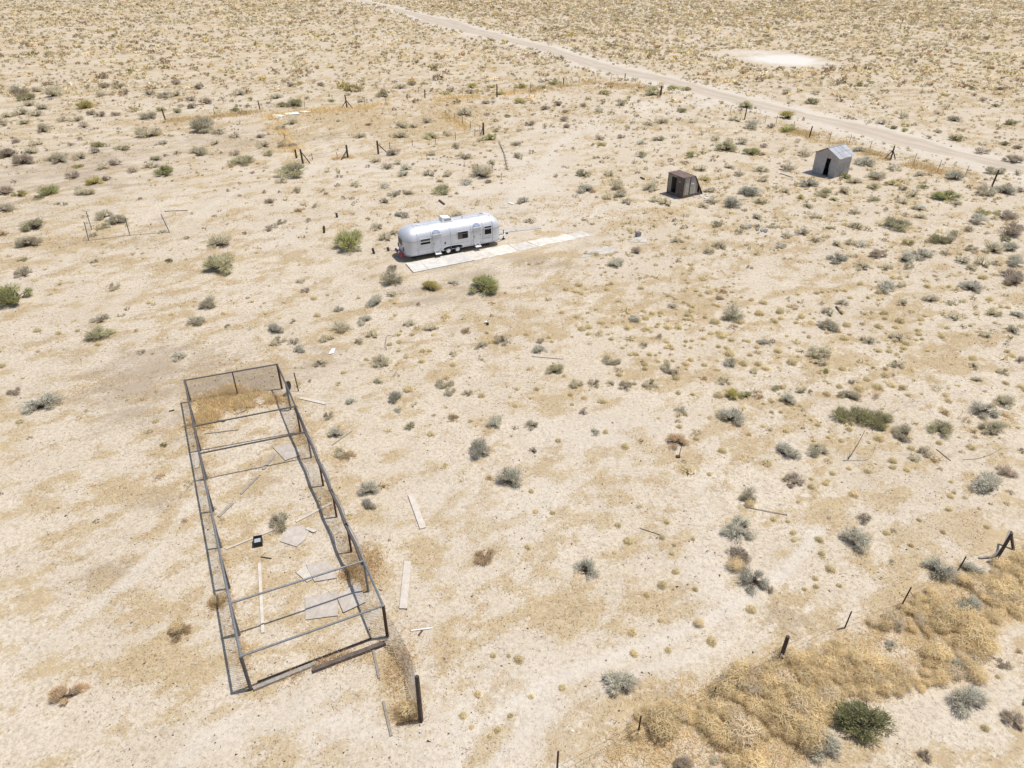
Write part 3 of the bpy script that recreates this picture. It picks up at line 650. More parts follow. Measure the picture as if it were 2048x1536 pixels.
for sx in (-1, 1):
    sl = math.hypot(hw + .32, (HPK - HWALL) * (hw + .32) / hw); dirn = Vector((sx * hw, 0, -(HPK - HWALL))).normalized()
    for k in range(4):
        y0 = -hd - .22 + (D_ + .42) * k / 4; wd = (D_ + .42) / 4 + .03
        for j in range(2):
            L0, L1 = (0, sl * .52) if j == 0 else (sl * .5, sl + rnd.uniform(-.03, .06)); top = Vector((0, y0, HPK + .05 + (.022 if j == 0 else 0) + .006 * (k % 2)))
            p0 = top if sx > 0 else top + Vector((0, wd, 0))
            corr_sheet('roof_sheet', p0, (0, 1 if sx > 0 else -1, 0), dirn, wd, lambda s_: L1, M['corr_roof'], z0=L0)
MB().box((0, 0, HPK + .07), (.2, D_ + .4, .02)).build('ridge_cap', M['corr_roof'], shd)
for sx in (-1, 1):
    MB().beam((sx * hw, -hd + .02, HWALL - .02), (0, -hd + .02, HPK - .03), .05, .09).build('rafter', M['grey_wood'], shd)
    for sy in (-1, 1): MB().beam((sx * (hw - .06), sy * (hd - .06), 0), (sx * (hw - .06), sy * (hd - .06), HWALL), .08, .08).build('corner_post', M['grey_wood'], shd)
MB().box((0, 0, .02), (W_ - .1, D_ - .1, .03)).build('floor', M['dark_wood'], shd)
MB().box((.3, -hd - .18, .05), (.8, .12, .06), .06).build('door_sill', M['grey_wood'], shd)

# ------------------------------------------------------------------ chain link pen
FL, FRp, BL, BR = at(502, 1379), at(775, 1273), at(381, 803), at(564, 777)
pen_c = (FL + FRp + BL + BR) / 4
pen = empty('dog_run', pen_c, 0, 'long chain link dog run with grey pipe frame and cross rails', 'pen')
def chain(A, B, hA, hB, parent, name='chain_link_panel', pitch=.085, w=.0095, lean=Vector((0, 0, 0)), sag=0.0, z0=.03, local=False):
    A = Vector(A); B = Vector(B); L = (B - A).length; ux = (B - A) / L; nx_ = max(2, int(L / pitch)); vs, fs = [], []
    hmax = max(hA, hB); rows = int((hmax - z0) / (pitch / 2) / 1.0)
    def pt(s_, k):
        f_ = k / rows; hh = hA + (hB - hA) * s_ / L - sag * math.sin(math.pi * s_ / L)
        return A + ux * s_ + Vector((0, 0, z0 + (hh - z0) * f_)) + lean * (f_ * math.sin(math.pi * s_ / L))
    for i in range(nx_ + 1):
        for ph in (0, 1):
            prev = None
            for k in range(rows + 1):
                s_ = min(L, max(0, (i + .5 * ((k + ph) % 2) * (1 if ph == 0 else 1)) * pitch)); p = pt(s_, k)
                n0 = len(vs); vs += [p - ux * w / 2, p + ux * w / 2]
                if prev is not None: fs.append((prev, prev + 1, n0 + 1, n0))
                prev = n0
    return MB().add(vs, fs).build(name, M['wire'], parent, local=local)
def lerp(a, b, t): return a + (b - a) * t
posts_r, posts_l = [], []
hr = [1.76, 1.78, 1.76, 1.7, 1.66, 1.66, 1.72, 1.72, 1.70]; hl = [1.86, 1.82, 1.76, 1.7, 1.66, 1.62, 1.58, 1.52, 1.46]
for i in range(9):
    t = i / 8; pr_ = lerp(FRp, BR, t); pl = lerp(FL, BL, t); posts_r.append(pr_); posts_l.append(pl)
    bigp = i in (0, 8)
    MB().tube([pr_, pr_ + Vector((0, 0, hr[i]))], .065 if bigp else .05, 8).build('post', M['rust'] if i in (0, 2, 3, 4, 6, 8) else M['galv'], pen, local=False)
    MB().tube([pl, pl + Vector((0, 0, hl[i]))], .065 if bigp else .05, 8).build('post', M['rail_dark'] if i in (0, 2, 4, 6, 8) else M['galv'], pen, local=False)
MB().tube([lerp(BL, BR, .51), lerp(BL, BR, .51) + Vector((0, 0, 1.52))], .035, 8).build('post', M['rust'], pen, local=False)
Z = lambda h: Vector((0, 0, h))
def rail(a, b, mt='galv'):
    d = (b - a).normalized() * .05; MB().tube([a - d, b + d], .042, 8).build('top_rail', M[mt], pen, local=False)
for i in (0, 1, 5, 6, 8):
    ii = i; rail(posts_l[ii] + Z(hl[ii]), posts_r[ii] + Z(hr[ii]), 'rail_dark' if i > 4 else 'galv')
out = (FRp - FL).normalized()
for i in range(8):
    a, b_ = posts_l[i], posts_l[i + 1]; MB().tube([a + Z(hl[i]), b_ + Z(hl[i + 1])], .046, 8).build('top_rail', M['galv' if i < 4 else 'rail_dark'], pen, local=False)
    chain(a, b_, hl[i], hl[i + 1], pen, lean=out * rnd.uniform(-.1, .1))
    a, b_ = posts_r[i], posts_r[i + 1]
    if i in (0, 5, 6, 7): MB().tube([a + Z(hr[i]), b_ + Z(hr[i + 1])], .046, 8).build('top_rail', M['galv' if i < 4 else 'rail_dark'], pen, local=False)
    else:
        for zz in (0, .03):
            q0 = a + Z(hr[i] - .02 + zz); q1 = b_ + Z(hr[i + 1] - .02 + zz); md = (q0 + q1) / 2 + out * (.10 + zz) - Z(.05); MB().tube([q0, q0.lerp(md, .5) + out * .02, md, q1.lerp(md, .5) + out * .02, q1], .010, 5).build('tension_wire', M['wire'], pen, local=False)
    chain(a, b_, hr[i], hr[i + 1], pen, lean=out * (.14 if i not in (0, 5, 6, 7) else .04), sag=.05 if i not in (0, 5, 6, 7) else 0)
chain(BL, BR, hl[8], hr[8], pen, pitch=.055, w=.006)
# slumped roll of mesh hanging inside along part of the right side
for i in (1, 2, 3, 4, 5):
    q0 = posts_r[i] - out * .06 + Z(1.62); q1 = posts_r[i + 1] - out * .06 + Z(1.6); md = (q0 + q1) / 2 + out * .05
    MB().tube([q0, q0.lerp(md, .5), md, q1.lerp(md, .5), q1], .07, 6).build('rolled_mesh', M['rail_dark'], pen, local=False)

# mesh wing from the near corner to the tall leaning timber
pw = gat(842, 1441); tp = pw + Vector((.02, .05, 2.42))
tag(MB().beam(pw, tp, .14, .11, .4, .85).build('timber_post', M['dark_wood']), 'tall dark square timber post standing off the near pen corner', 'post')
wing = empty('mesh_wing', FRp, 0, 'loose sagging chain link strip from pen corner to tall timber post', 'fence')
chain(FRp + out * .05, pw - (pw - FRp).normalized() * .15, 1.45, 1.3, wing, sag=.3, lean=out * .3, w=.02)

# ---- things lying in and around the pen
def lying(name, p, q_, w, h, mt, label, cat, group=None, lift=None):
    a = gat(*p); b2 = gat(*q_); z = (lift if lift is not None else h / 2 + .015); a.z += z; b2.z += z
    return tag(MB().beam(a, b2, w, h).build(name, mt), label, cat, group)
def sheet(name, poly, mt, label, cat, th=.018, z=.03, group=None):
    pts = [gat(*p) for p in poly]; zz = max(p.z for p in pts)
    return tag(MB().plate([(p.x, p.y) for p in reversed(pts)] if sum((pts[i].x * pts[(i + 1) % len(pts)].y - pts[(i + 1) % len(pts)].x * pts[i].y) for i in range(len(pts))) < 0 else [(p.x, p.y) for p in pts], zz + z, zz + z + th).build(name, mt), label, cat, group)
T10 = lambda x, y: (512 + x / 4, 928 + y / 4)
T3c = lambda x, y: (320 + x / 4.2675, 700 + y / 4.2675)
T4c = lambda x, y: (320 + x / 3.0724, 1000 + y / 3.0724)
sheet('plywood_sheet', [T10(395, 1250), T10(394, 1072), T10(652, 1022), T10(656, 1216)], M['ply'], 'large flat plywood sheet lying near the front of the pen', 'plywood')
sheet('plywood_sheet', [T10(650, 1075), T10(760, 985), T10(830, 955), T10(880, 1110), T10(700, 1195)], M['ply'], 'grey broken plywood piece overlapped by the pen side shadow', 'plywood', z=.055)
sheet('plywood_sheet', [T10(402, 805), T10(590, 785), T10(650, 915), T10(470, 945), T10(430, 880)], M['ply'], 'cracked plywood sheet under the second cross rail of the pen', 'plywood')
sheet('plywood_sheet', [T10(322, 872), T10(400, 815), T10(452, 925), T10(408, 948)], M['pale_wood'], 'narrow triangular plywood offcut beside the cracked sheet', 'plywood')
sheet('plywood_sheet', [T10(232, 512), T10(375, 492), T10(425, 545), T10(390, 610), T10(325, 665), T10(192, 622)], M['ply'], 'rounded grey plywood sheet in the middle of the pen', 'plywood')
sheet('board_offcut', [T10(392, 525), T10(420, 512), T10(492, 540), T10(462, 555)], M['pale_wood'], 'short pale board touching the rounded plywood sheet', 'board', z=.06)
sheet('plywood_sheet', [T3c(962, 832), T3c(1110, 800), T3c(1205, 900), T3c(1070, 945)], M['ply'], 'tan plywood sheet by the right side wall of the pen', 'plywood')
sheet('plywood_sheet', [T3c(785, 425), T3c(872, 390), T3c(935, 440), T3c(850, 472)], M['ply'], 'small grey plywood sheet among dry grass at the pen back', 'plywood')
sheet('plywood_sheet', [T3c(640, 522), T3c(705, 490), T3c(735, 515), T3c(665, 545)], M['ply'], 'smallest grey plywood scrap just behind the inner cross rail', 'plywood')
for a, b_, w, mt, lb in ((T3c(985, 890), T3c(880, 1020), .16, 'grey_wood', 'weathered plank slanting away from the tan plywood sheet'), (T3c(835, 1080), T3c(690, 1230), .12, 'grey_wood', 'thin grey plank in the middle of the pen floor'),
        (T3c(622, 1305), T3c(500, 1425), .15, 'grey_wood', 'short grey plank near the left wall of the pen'), (T3c(380, 716), T3c(672, 680), .06, 'grey_wood', 'slim stick lying between the two inner cross rails'),
        (T3c(730, 496), T3c(808, 490), .07, 'dark_wood', 'short dark stick near the grass at the pen back'), (T3c(495, 604), T3c(552, 613), .09, 'dark_wood', 'dark wood chip under the inner cross rail'),
        (T3c(1040, 520), T3c(1100, 518), .08, 'grey_wood', 'bit of batten under the cross rail by the right wall'),
        (T4c(1055, 20), T4c(835, 135), .12, 'pale_wood', 'pale board running from the right wall across the pen'), (T4c(720, 176), T4c(405, 304), .09, 'pale_wood', 'thin pale board running to the left wall of the pen'),
        (T4c(611, 390), T4c(633, 818), .13, 'pale_wood', 'long pale plank lying lengthwise in the pen front'), (T4c(620, 352), T4c(686, 362), .04, 'dark_wood', 'small dark stick below the black tub'),
        (T4c(575, 1165), T4c(955, 1010), .16, 'grey_wood', 'grey kickboard on the ground along the left half of the pen front'), (T4c(600, 1118), T4c(1300, 850), .05, 'dark_wood', 'long dark batten along the open front of the pen'),
        (T4c(940, 1055), T4c(1385, 885), .17, 'brown_wood', 'heavy brown timber lying across the pen front'), (T4c(1303, 888), T4c(1347, 1095), .09, 'grey_wood', 'upper half of a grey pole lying off the pen front'),
        (T4c(1372, 1235), T4c(1422, 1450), .09, 'grey_wood', 'lower half of a grey pole lying off the pen front'), (T10(1240, 1336), T10(1410, 1314), .05, 'white', 'white slat lying on sand right of the pen corner'),
        (T10(1332, 1332), T10(1300, 1372), .06, 'dark_wood', 'short dark stick leaning out from the white slat'), ((392, 905), (394, 936), .2, 'pale_wood', 'pale board outside the left wall of the pen'),
        ((600, 796), (652, 808), .22, 'pale_wood', 'half buried pale board right of the pen back corner'), ((704, 862), (664, 891), .05, 'grey_wood', 'thin stick beside the silver sagebrush right of the pen'),
        ((338, 823), (349, 820), .08, 'dark_wood', 'dark stick on grey soil left of the pen')):
    hh = .14 if 'timber' in lb else (.09 if 'kick' in lb else .035)
    lying('plank' if w > .07 else 'stick', a, b_, w, hh, M[mt], lb, 'plank' if w > .07 else 'stick')
sheet('plank', [T10(1215, 252), T10(1260, 245), T10(1362, 512), T10(1312, 525)], M['pale_wood'], 'wide pale plank lying right of the pen, the farther of two', 'plank', th=.04, z=.02)
sheet('plank', [T10(1185, 778), T10(1242, 788), T10(1211, 1162), T10(1147, 1160)], M['pale_wood'], 'wide pale plank lying right of the pen, the nearer of two', 'plank', th=.04, z=.02)
p = gat(517, 1087); bt = empty('plastic_tub', p, .3, 'black plastic tub with grey bottom standing in the pen', 'tub')
mb = MB()
for s_ in (-1, 1): mb.box((s_ * .17, 0, .14), (.03, .46, .28)).box((0, s_ * .22, .14), (.31, .03, .28))
mb.build('tub_wall', M['black'], bt); MB().box((0, -.02, .14), (.3, .4, .03)).build('tub_liner', M['grey_plastic'], bt)
p = gat(579, 787); tag(MB().tube([(p.x - .02, p.y, .55), (p.x + .05, p.y - .01, .56)], .28, 20).build('round_lid', M['black']), 'dark round lid leaning outside the pen right wall', 'lid')
p = gat(597, 782); tag(MB().beam(p, p + Vector((-.1, .1, 1.25)), .05, .05).build('wooden_stake', M['rust']), 'thin upright stake right of the pen back corner', 'stake')
sheet('metal_scrap', [(657, 709), (663, 699), (671, 697), (667, 707)], M['white'], 'bright white scrap lying behind the pen', 'scrap', th=.03)
for (x, y) in ((972, 646), (975, 649)):
    p = gat(x, y); tag(MB().tube([(p.x, p.y, p.z + .02), (p.x, p.y, p.z + .16)], .09, 10).build('tin_can', M['white' if x == 972 else 'black']), 'white tin lying in sand before the big green bushes' if x == 972 else 'black tin beside the white tin before the green bushes', 'tin')

# ------------------------------------------------------------------ wire fences
def fence(name, label, posts, stakes, braces=(), strands=(.45, .8, 1.1), wmat='rust', closed=False):
    root = empty(name, gat(*posts[0][:2]), 0, label, 'fence')
    tops = []
    for x, y, h, r_, lean in posts:
        b0 = gat(x, y, -.05); t0 = b0 + Vector((lean, rnd.uniform(-.05, .05), h)); tops.append((b0, t0)); MB().tube([b0, t0], r_, 7, r_ * .85).build('post', M['dark_wood'], root, local=False)
    for x, y, h, lean in stakes:
        b0 = gat(x, y, -.05); t0 = b0 + Vector((lean, 0, h)); tops.append((b0, t0)); MB().beam(b0, t0, .05, .05, .6).build('steel_stake', M['rust'], root, local=False)
    for x0, y0, x1, y1, h in braces:
        a = gat(x0, y0, h); b2 = gat(x1, y1, 0); MB().beam(a, b2, .09, .09).build('brace', M['dark_wood'], root, local=False)
    return root, tops
def strands(root, pts, hs, r_=.005, mt='rust', sag=.05):
    for h in hs:
        for a, b2 in zip(pts[:-1], pts[1:]):
            p = gat(*a, h); q_ = gat(*b2, h); md = (p + q_) / 2 - Vector((0, 0, sag)); MB().tube([p, md, q_], r_, 3).build('wire_strand', M[mt], root, local=False)
# rear boundary
f1, _ = fence('wire_fence', 'line of dark posts and wire along the rear of the lot', [(331, 241, 1.75, .12, -.15), (520, 219, 1.4, .1, -.1), (694, 216, 2.1, .11, -.1), (850, 196, 1.4, .1, 0), (994, 194, 2.2, .12, 0), (1127, 171, 1.3, .1, 0), (1250, 156, .9, .1, 0), (1321, 191, 1.7, .17, .05)],
    [(430, 232, 1.2, 0), (610, 215, 1.2, 0), (730, 212, 1.2, 0), (772, 206, 1.2, 0), (815, 200, 1.1, 0), (925, 192, 1.2, 0), (1028, 190, 1.4, 0), (1061, 182, 1.3, 0), (1158, 168, 1.1, 0), (1190, 164, 1.1, 0), (1222, 160, 1.1, 0), (1279, 174, 1.2, 0), (1301, 176, 1.2, 0)], [(694, 216, 682, 217, 1.2), (694, 216, 706, 217, 1.2)])
strands(f1, [(331, 241), (430, 230), (520, 219), (610, 216), (694, 214), (772, 206), (850, 196), (925, 192), (994, 192), (1061, 182), (1127, 171), (1190, 164), (1250, 156)], (.5, .9))
# along the road
f2, _ = fence('wire_fence', 'post and wire fence between the corrugated shed and the dirt road', [(1489, 239, 1.95, .09, .1), (1618, 276, 1.6, .1, .12), (1781, 319, 1.75, .1, .05), (1983, 374, 1.95, .1, .12), (2120, 412, 1.9, .1, .1)],
    [(1460, 229, 1.3, 0), (1530, 246, 1.2, 0), (1552, 248, 1.3, 0), (1586, 260, 1.3, 0), (1658, 281, 1.2, .06), (1698, 288, 1.3, .05), (1738, 302, 1.3, .06), (1826, 330, 1.5, .06), (1874, 346, 1.6, .08), (1930, 352, 1.3, .08), (2050, 393, 1.5, .08)], [(1781, 319, 1768, 318, 1.2), (1781, 319, 1791, 318, 1.2)])
strands(f2, [(1460, 229), (1489, 239), (1552, 251), (1618, 276), (1698, 292), (1781, 319), (1874, 345), (1983, 374), (2120, 412)], (.45, .85, 1.2))
# garden plot
f3, _ = fence('garden_fence', 'old garden fence of braced dark posts and sagging wire behind the trailer', [(606, 327, 1.75, .13, -.08), (593, 316, 1.1, .12, 0), (696, 316, 1.65, .13, -.05), (757, 308, 1.7, .13, -.03), (967, 270, 1.7, .14, 0)],
    [(675, 318, .9, 0), (780, 298, .9, 0), (825, 292, .8, 0), (871, 288, .7, 0), (911, 281, 1.1, 0), (892, 232, .9, 0), (909, 241, 1.1, 0), (925, 249, 1.1, 0), (941, 258, 1.1, 0), (950, 270, .9, 0), (960, 268, 1.2, 0), (625, 320, .9, 0), (570, 280, .9, 0)], [(606, 323, 620, 326, 1.1), (757, 304, 775, 306, 1.0), (966, 266, 961, 272, .9), (696, 314, 682, 320, .9)])
strands(f3, [(874, 222), (892, 230), (909, 241), (925, 249), (941, 258), (966, 270)], (.2, 1.05), .02)
strands(f3, [(757, 308), (780, 298), (825, 294), (871, 288), (911, 281), (950, 272), (967, 270)], (.7,), .014); strands(f3, [(606, 327), (675, 318), (696, 316)], (.5, .95), .01)
# small mesh enclosure on the left
Tm = lambda x, y: (x / 4, 160 + y / 4)
f4 = empty('mesh_enclosure', gat(*Tm(1000, 1250)), 0, 'small chain link enclosure on the left with leaning steel stakes', 'fence')
P4 = []
for (bx, by), (tx, ty) in ((Tm(733, 1195), Tm(703, 1040)), (Tm(712, 1290), Tm(680, 1135)), (Tm(1040, 1245), Tm(1000, 1100)), (Tm(1358, 1220), Tm(1300, 1062))):
    b0 = gat(bx, by, -.03); h = 1.65; q_ = at(tx, ty, h); q_.y = b0.y + max(-.3, min(.3, q_.y - b0.y)); P4.append((b0, q_))
    MB().beam(b0, q_, .055, .055).build('steel_stake', M['galv'], f4, local=False)
def panel4(i, j, h):
    chain(P4[i][0], P4[j][0] if isinstance(j, int) else j, h, h, f4, pitch=.11, w=.008)
panel4(1, 0, 1.5); panel4(3, gat(*Tm(1300, 1125)), 1.45)
strands(f4, [Tm(712, 1288), Tm(1040, 1246), Tm(1358, 1220)], (.06,), .03, 'grey_wood', 0)
lying('stick', Tm(1315, 1052), Tm(1500, 1046), .06, .05, M['rust'], 'long rusty rod lying behind the small mesh enclosure', 'stick')
# near right fence half buried in tumbleweeds
f5, _ = fence('wire_fence', 'leaning posts and steel stakes rising from the tumbleweed drift', [(1561, 1318, 1.35, .085, .02), (1993, 1118, 1.65, .075, .1)],
    [(1113, 1560, 1.7, 0), (1276, 1470, 1.15, 0), (1428, 1392, .6, 0), (1690, 1254, 1.0, .03), (1799, 1218, 1.35, .1), (1915, 1142, .95, .08), (2075, 1085, 1.4, .1)], [(2010, 1085, 2028, 1098, .75)])
strands(f5, [(1113, 1560), (1276, 1470), (1428, 1392), (1561, 1318), (1690, 1254), (1799, 1218), (1915, 1142), (1993, 1118), (2075, 1085)], (.4, .8), .004)
pts = [gat(2008, 1084, .75), gat(2000, 1108, .45), gat(1985, 1114, .12), gat(1958, 1115, .05)]
mb = MB()
for a, b_ in zip(pts[:-1], pts[1:]): mb.beam(a, b_, .09, .02)
tag(mb.build('metal_strip', M['grey_wood']), 'curved grey metal strip hanging from the forked corner post', 'metal strip')

# ------------------------------------------------------------------ loose bits in the yard
T2 = lambda x, y: (512 + x / 4, 160 + y / 4)
T3 = lambda x, y: (1024 + x / 4, 160 + y / 4)
T4 = lambda x, y: (1536 + x / 4, 160 + y / 4)
T8 = lambda x, y: (1536 + x / 4, 544 + y / 4)
for (x, y), h, lb in ((T2(650, 1100), .5, 'short dark stake left of the trailer, the farthest one'), (T2(545, 1197), .4, 'short dark stump left of the trailer, upper of a pair'), (T2(545, 1224), .35, 'short dark stump left of the trailer, lower of a pair'),
        (T2(945, 1390), .55, 'short dark stake just behind the trailer bumper'), (T2(1062, 1368), .4, 'dark stub standing at the end of the narrow concrete strip')):
    p = gat(x, y, -.05); tag(MB().beam(p, p + Vector((rnd.uniform(-.08, .08), 0, h)), .16, .14, rnd.uniform(0, 1)).build('wooden_stump', M['dark_wood']), lb, 'stump')
lying('timber', T2(1465, 966), T2(1506, 998), .17, .12, M['dark_wood'], 'dark timber offcut lying behind the trailer', 'timber')
lying('timber', T3(1030, 782), T3(1058, 796), .2, .12, M['dark_wood'], 'dark timber offcut left of the wooden shack', 'timber')
lying('plank', T2(1955, 1024), T2(2005, 1022), .3, .05, M['pale_wood'], 'pale board behind the trailer front', 'plank')
lying('plank', T2(2020, 985), T2(2060, 1000), .22, .08, M['white'], 'white board lying beside a shrub behind the trailer', 'plank')
lying('stick', T3(1095, 892), T3(1180, 876), .06, .05, M['grey_wood'], 'thin grey stick under the sagebrush left of the wooden shack', 'stick')
lying('stick', T4(100, 745), T4(200, 780), .1, .06, M['grey_wood'], 'grey branch lying left of the corrugated shed', 'stick')
p = gat(*T3(1015, 1252)); cb = empty('cinder_block', p + Vector((0, 0, .03)), .5, 'grey cinder block standing alone right of the concrete strips', 'cinder block')
MB().box((0, 0, .19), (.42, .08, .38)).build('face_shell', M['block'], cb); MB().box((0, .26, .19), (.42, .08, .38)).build('face_shell', M['block'], cb)
for x in (-.17, 0, .17): MB().box((x, .13, .19), (.07, .175, .376)).build('web', M['block'], cb)
for i, (zx, zy) in enumerate(((1840, 1170), (1880, 1180), (1905, 1172), (1965, 1190), (2000, 1200), (2030, 1205))):
    x, y = T3(zx, zy); s = rnd.uniform(3, 5); sheet('cloth_rag', [(x - s, y), (x - s * .3, y - 3), (x + s, y - 1), (x + s * .5, y + 3), (x - s * .4, y + 4)], M['blue_cloth'], 'faded grey blue rag on sand below the corrugated shed', 'rag', th=.05, group='rags below the corrugated shed')
for i, q_ in enumerate(([(120, 285), (150, 278), (240, 285), (200, 298)], [(215, 268), (330, 258), (350, 275), (250, 282)], [(340, 252), (430, 248), (445, 258), (380, 262)], [(140, 300), (170, 296), (180, 306), (150, 308)])):
    sheet('roofing_sheet', [T2(*c) for c in q_], M['green_white'], 'pale green white roofing sheet lying in the corner of the garden plot', 'sheet', th=.05, z=.05, group='sheets in the garden corner')
for (x, y), lb in ((Tm(695, 388), 'white bag caught in brush at the far left'), (Tm(575, 392), 'small white scrap beside the white bag, far left'), (Tm(905, 1020), 'white scrap just behind the small mesh enclosure'), ((1218, 1383), 'white carton lying by a grey bush near the bottom'), ((1145, 1462), 'tiny white scrap on tan grass near the bottom edge'), (T2(225, 42), 'white scrap in brush beyond the garden plot')):
    p = gat(x, y); s = .9 / (ppm(y) / 10) * .42; tag(MB().add([(p.x - s, p.y, p.z + .02), (p.x + s, p.y - .3 * s, p.z + .02), (p.x + .8 * s, p.y + .6 * s, p.z + .02), (p.x - .5 * s, p.y + .8 * s, p.z + .02), (p.x - .5 * s, p.y + .1 * s, p.z + .5 * s), (p.x + .5 * s, p.y, p.z + .6 * s), (p.x + .4 * s, p.y + .5 * s, p.z + .4 * s), (p.x - .3 * s, p.y + .5 * s, p.z + .55 * s)], [(3, 2, 1, 0), (4, 5, 6, 7), (0, 1, 5, 4), (1, 2, 6, 5), (2, 3, 7, 6), (3, 0, 4, 7)]).build('white_scrap', M['white']), lb, 'scrap')
def stone_mesh(seed):
    r_ = random.Random(seed); vs = []
    for k in range(6):
        a = k * math.pi / 3; rr = r_.uniform(.7, 1.1); vs.append((rr * math.cos(a), rr * math.sin(a), 0))
    for k in range(5):
        a = k * math.pi / 2.5 + .3; rr = r_.uniform(.4, .7); vs.append((rr * math.cos(a), rr * math.sin(a), r_.uniform(.5, .8)))
    fs = [(0, 1, 6), (1, 7, 6), (1, 2, 7), (2, 3, 8), (2, 8, 7), (3, 4, 9), (3, 9, 8), (4, 5, 10), (4, 10, 9), (5, 0, 6), (5, 6, 10), (6, 7, 8, 9, 10)]
    me = bpy.data.meshes.new('stone'); me.from_pydata(vs, [], fs); me.materials.append(M['stone']); return me
SM = [stone_mesh(i) for i in range(4)]
row = [(1370 + 38 * i + rnd.uniform(-12, 12), 640 - 5 * i + rnd.uniform(-5, 5)) for i in range(8)] + [(1500 + 34 * i + rnd.uniform(-10, 10), 658 + 5.5 * i + rnd.uniform(-5, 5)) for i in range(9)] + [(1880, 710), (1915, 714), (1945, 718), (1750, 606), (1700, 600)]
for i, (zx, zy) in enumerate(row):
    p = gat(*T2(zx, zy)); o = link('stone', SM[i % 4], loc=p - Vector((0, 0, .03))); s = rnd.uniform(.12, .27); o.scale = (s, s, s); o.rotation_euler = (0, 0, rnd.uniform(0, 6))
    tag(o, 'dark stone in the broken rows bordering the sand behind the trailer', 'stone', 'border stones behind the trailer')
for (x, y), h, lb in ((T2(1368, 640), .85, 'thin stake at the left end of the stone rows'), (T2(1665, 686), .6, 'thin stake in the middle of the stone rows'), (T2(1893, 708), .9, 'thin stake at the right end of the stone rows')):
    p = gat(x, y, -.03); tag(MB().beam(p, p + Vector((.02, 0, h)), .045, .045).build('thin_stake', M['rust']), lb, 'stake')
lad = [gat(*T2(2014, 716), .06), gat(*T2(1985, 590), .1), gat(*T2(1945, 500), .25)]
mb = MB().beam(lad[0], lad[1], .12, .06).beam(lad[1], lad[2], .1, .06)
for k in range(6): c = lad[0].lerp(lad[1], k / 6); mb.beam(c + Vector((-.2, 0, .05)), c + Vector((.2, .05, .05)), .07, .05)
tag(mb.build('broken_ladder', M['grey_wood']), 'broken grey wooden ladder lying behind the trailer', 'ladder')

def curve_obj(name, pxs, r_, mt, label, cat, hs=None, n=5):
    pts = [gat(*p, (hs[i] if hs else .03)) for i, p in enumerate(pxs)]
    out = []
    for i in range(len(pts) - 1):       # smooth by Catmull-Rom
        p0 = pts[max(0, i - 1)]; p1 = pts[i]; p2 = pts[i + 1]; p3 = pts[min(len(pts) - 1, i + 2)]
        for k in range(n):
            t_ = k / n; out.append(.5 * ((2 * p1) + (p2 - p0) * t_ + (2 * p0 - 5 * p1 + 4 * p2 - p3) * t_ ** 2 + (3 * p1 - p0 - 3 * p2 + p3) * t_ ** 3))
    out.append(pts[-1]); return tag(MB().tube(out, r_, 5).build(name, M[mt], smooth=True), label, cat)
curve_obj('loose_wire', [T8(600, 1500), T8(690, 1506), T8(790, 1500), T8(840, 1450), T8(865, 1370)], .013, 'grey_wood', 'curved dark hose on sand below the wide green bush', 'hose')
curve_obj('loose_wire', [T8(1560, 1492), T8(1680, 1486), T8(1790, 1450), T8(1875, 1400)], .011, 'grey_wood', 'curved rusty wire lying right of the wide green bush', 'wire')
curve_obj('loose_wire', [T8(970, 1150), T8(1030, 1105), T8(1140, 1070), T8(1230, 1078), T8(1330, 1135)], .010, 'grey_wood', 'arched wire just right of the wide green bush', 'wire', [.05, .15, .35, .3, .05])
curve_obj('loose_wire', [T8(1630, 1660), T8(1660, 1690), T8(1730, 1700)], .016, 'rust', 'short bent wire above the forked corner post', 'wire')
curve_obj('loose_wire', [(773, 700), (772, 690), (776, 680), (786, 673)], .015, 'rust', 'small wire hoop behind a pale tuft in mid yard', 'wire', [.03, .3, .35, .05])
lying('stick', T8(1350, 1412), T8(1466, 1502), .035, .03, M['grey_wood'], 'straight grey stick right of the pale tufts by the hose', 'stick')
lying('stick', (1672, 614), (1684, 630), .12, .08, M['dark_wood'], 'dark branch lying by shrubs in the right yard', 'stick')
lying('stick', (1063, 713), (1126, 719), .03, .025, M['grey_wood'], 'thin branch lying above the round green bush in mid yard', 'stick')
lying('stick', (1280, 1056), (1322, 1070), .03, .025, M['grey_wood'], 'thin stick on bare sand in the lower middle', 'stick')
lying('stick', (1500, 1015), (1574, 1030), .03, .025, M['grey_wood'], 'long thin stick lying under a grey bush at lower right', 'stick')
lying('stick', (1325, 585), (1356, 600), .03, .025, M['grey_wood'], 'dark stick on orange grass in the right middle', 'stick')
p = gat(1696, 918); tp_ = p + Vector((.62, .35, 1.65)); sk_ = empty('dry_stalk', p, 0, 'tall dry stalk with seed head below the wide green bush', 'stalk')
MB().tube([p, p.lerp(tp_, .5) + Vector((.04, 0, 0)), tp_], .022, 5, .012).build('stem', M['brown_wood'], sk_, local=False)
for k in range(4): MB().tube([p + Vector((0, 0, .05)), p + Vector((rnd.uniform(-.2, .2), rnd.uniform(-.1, .1), rnd.uniform(.3, .6)))], .012, 4, .006).build('side_stem', M['brown_wood'], sk_, local=False)
p = gat(1358, 912); tag(MB().tube([p, p + Vector((.1, .1, .85))], .018, 5).box((p.x - .05, p.y - .05, p.z + .04), (.2, .16, .08)).build('rod_marker', M['rust']), 'thin rod standing in a dead brown shrub, middle right', 'rod')

# ------------------------------------------------------------------ plants
KC = {'s': (.715, .675, .54), 'g': (.74, .655, .47), 'b': (.56, .47, .365), 'G': (.50, .50, .22), 'm': (.62, .575, .36), 'd': (.64, .48, .30), 'y': (.62, .54, .21), 'D': (.40, .375, .20), 'J': (.41, .40, .205)}
STEM = (.26, .205, .165)

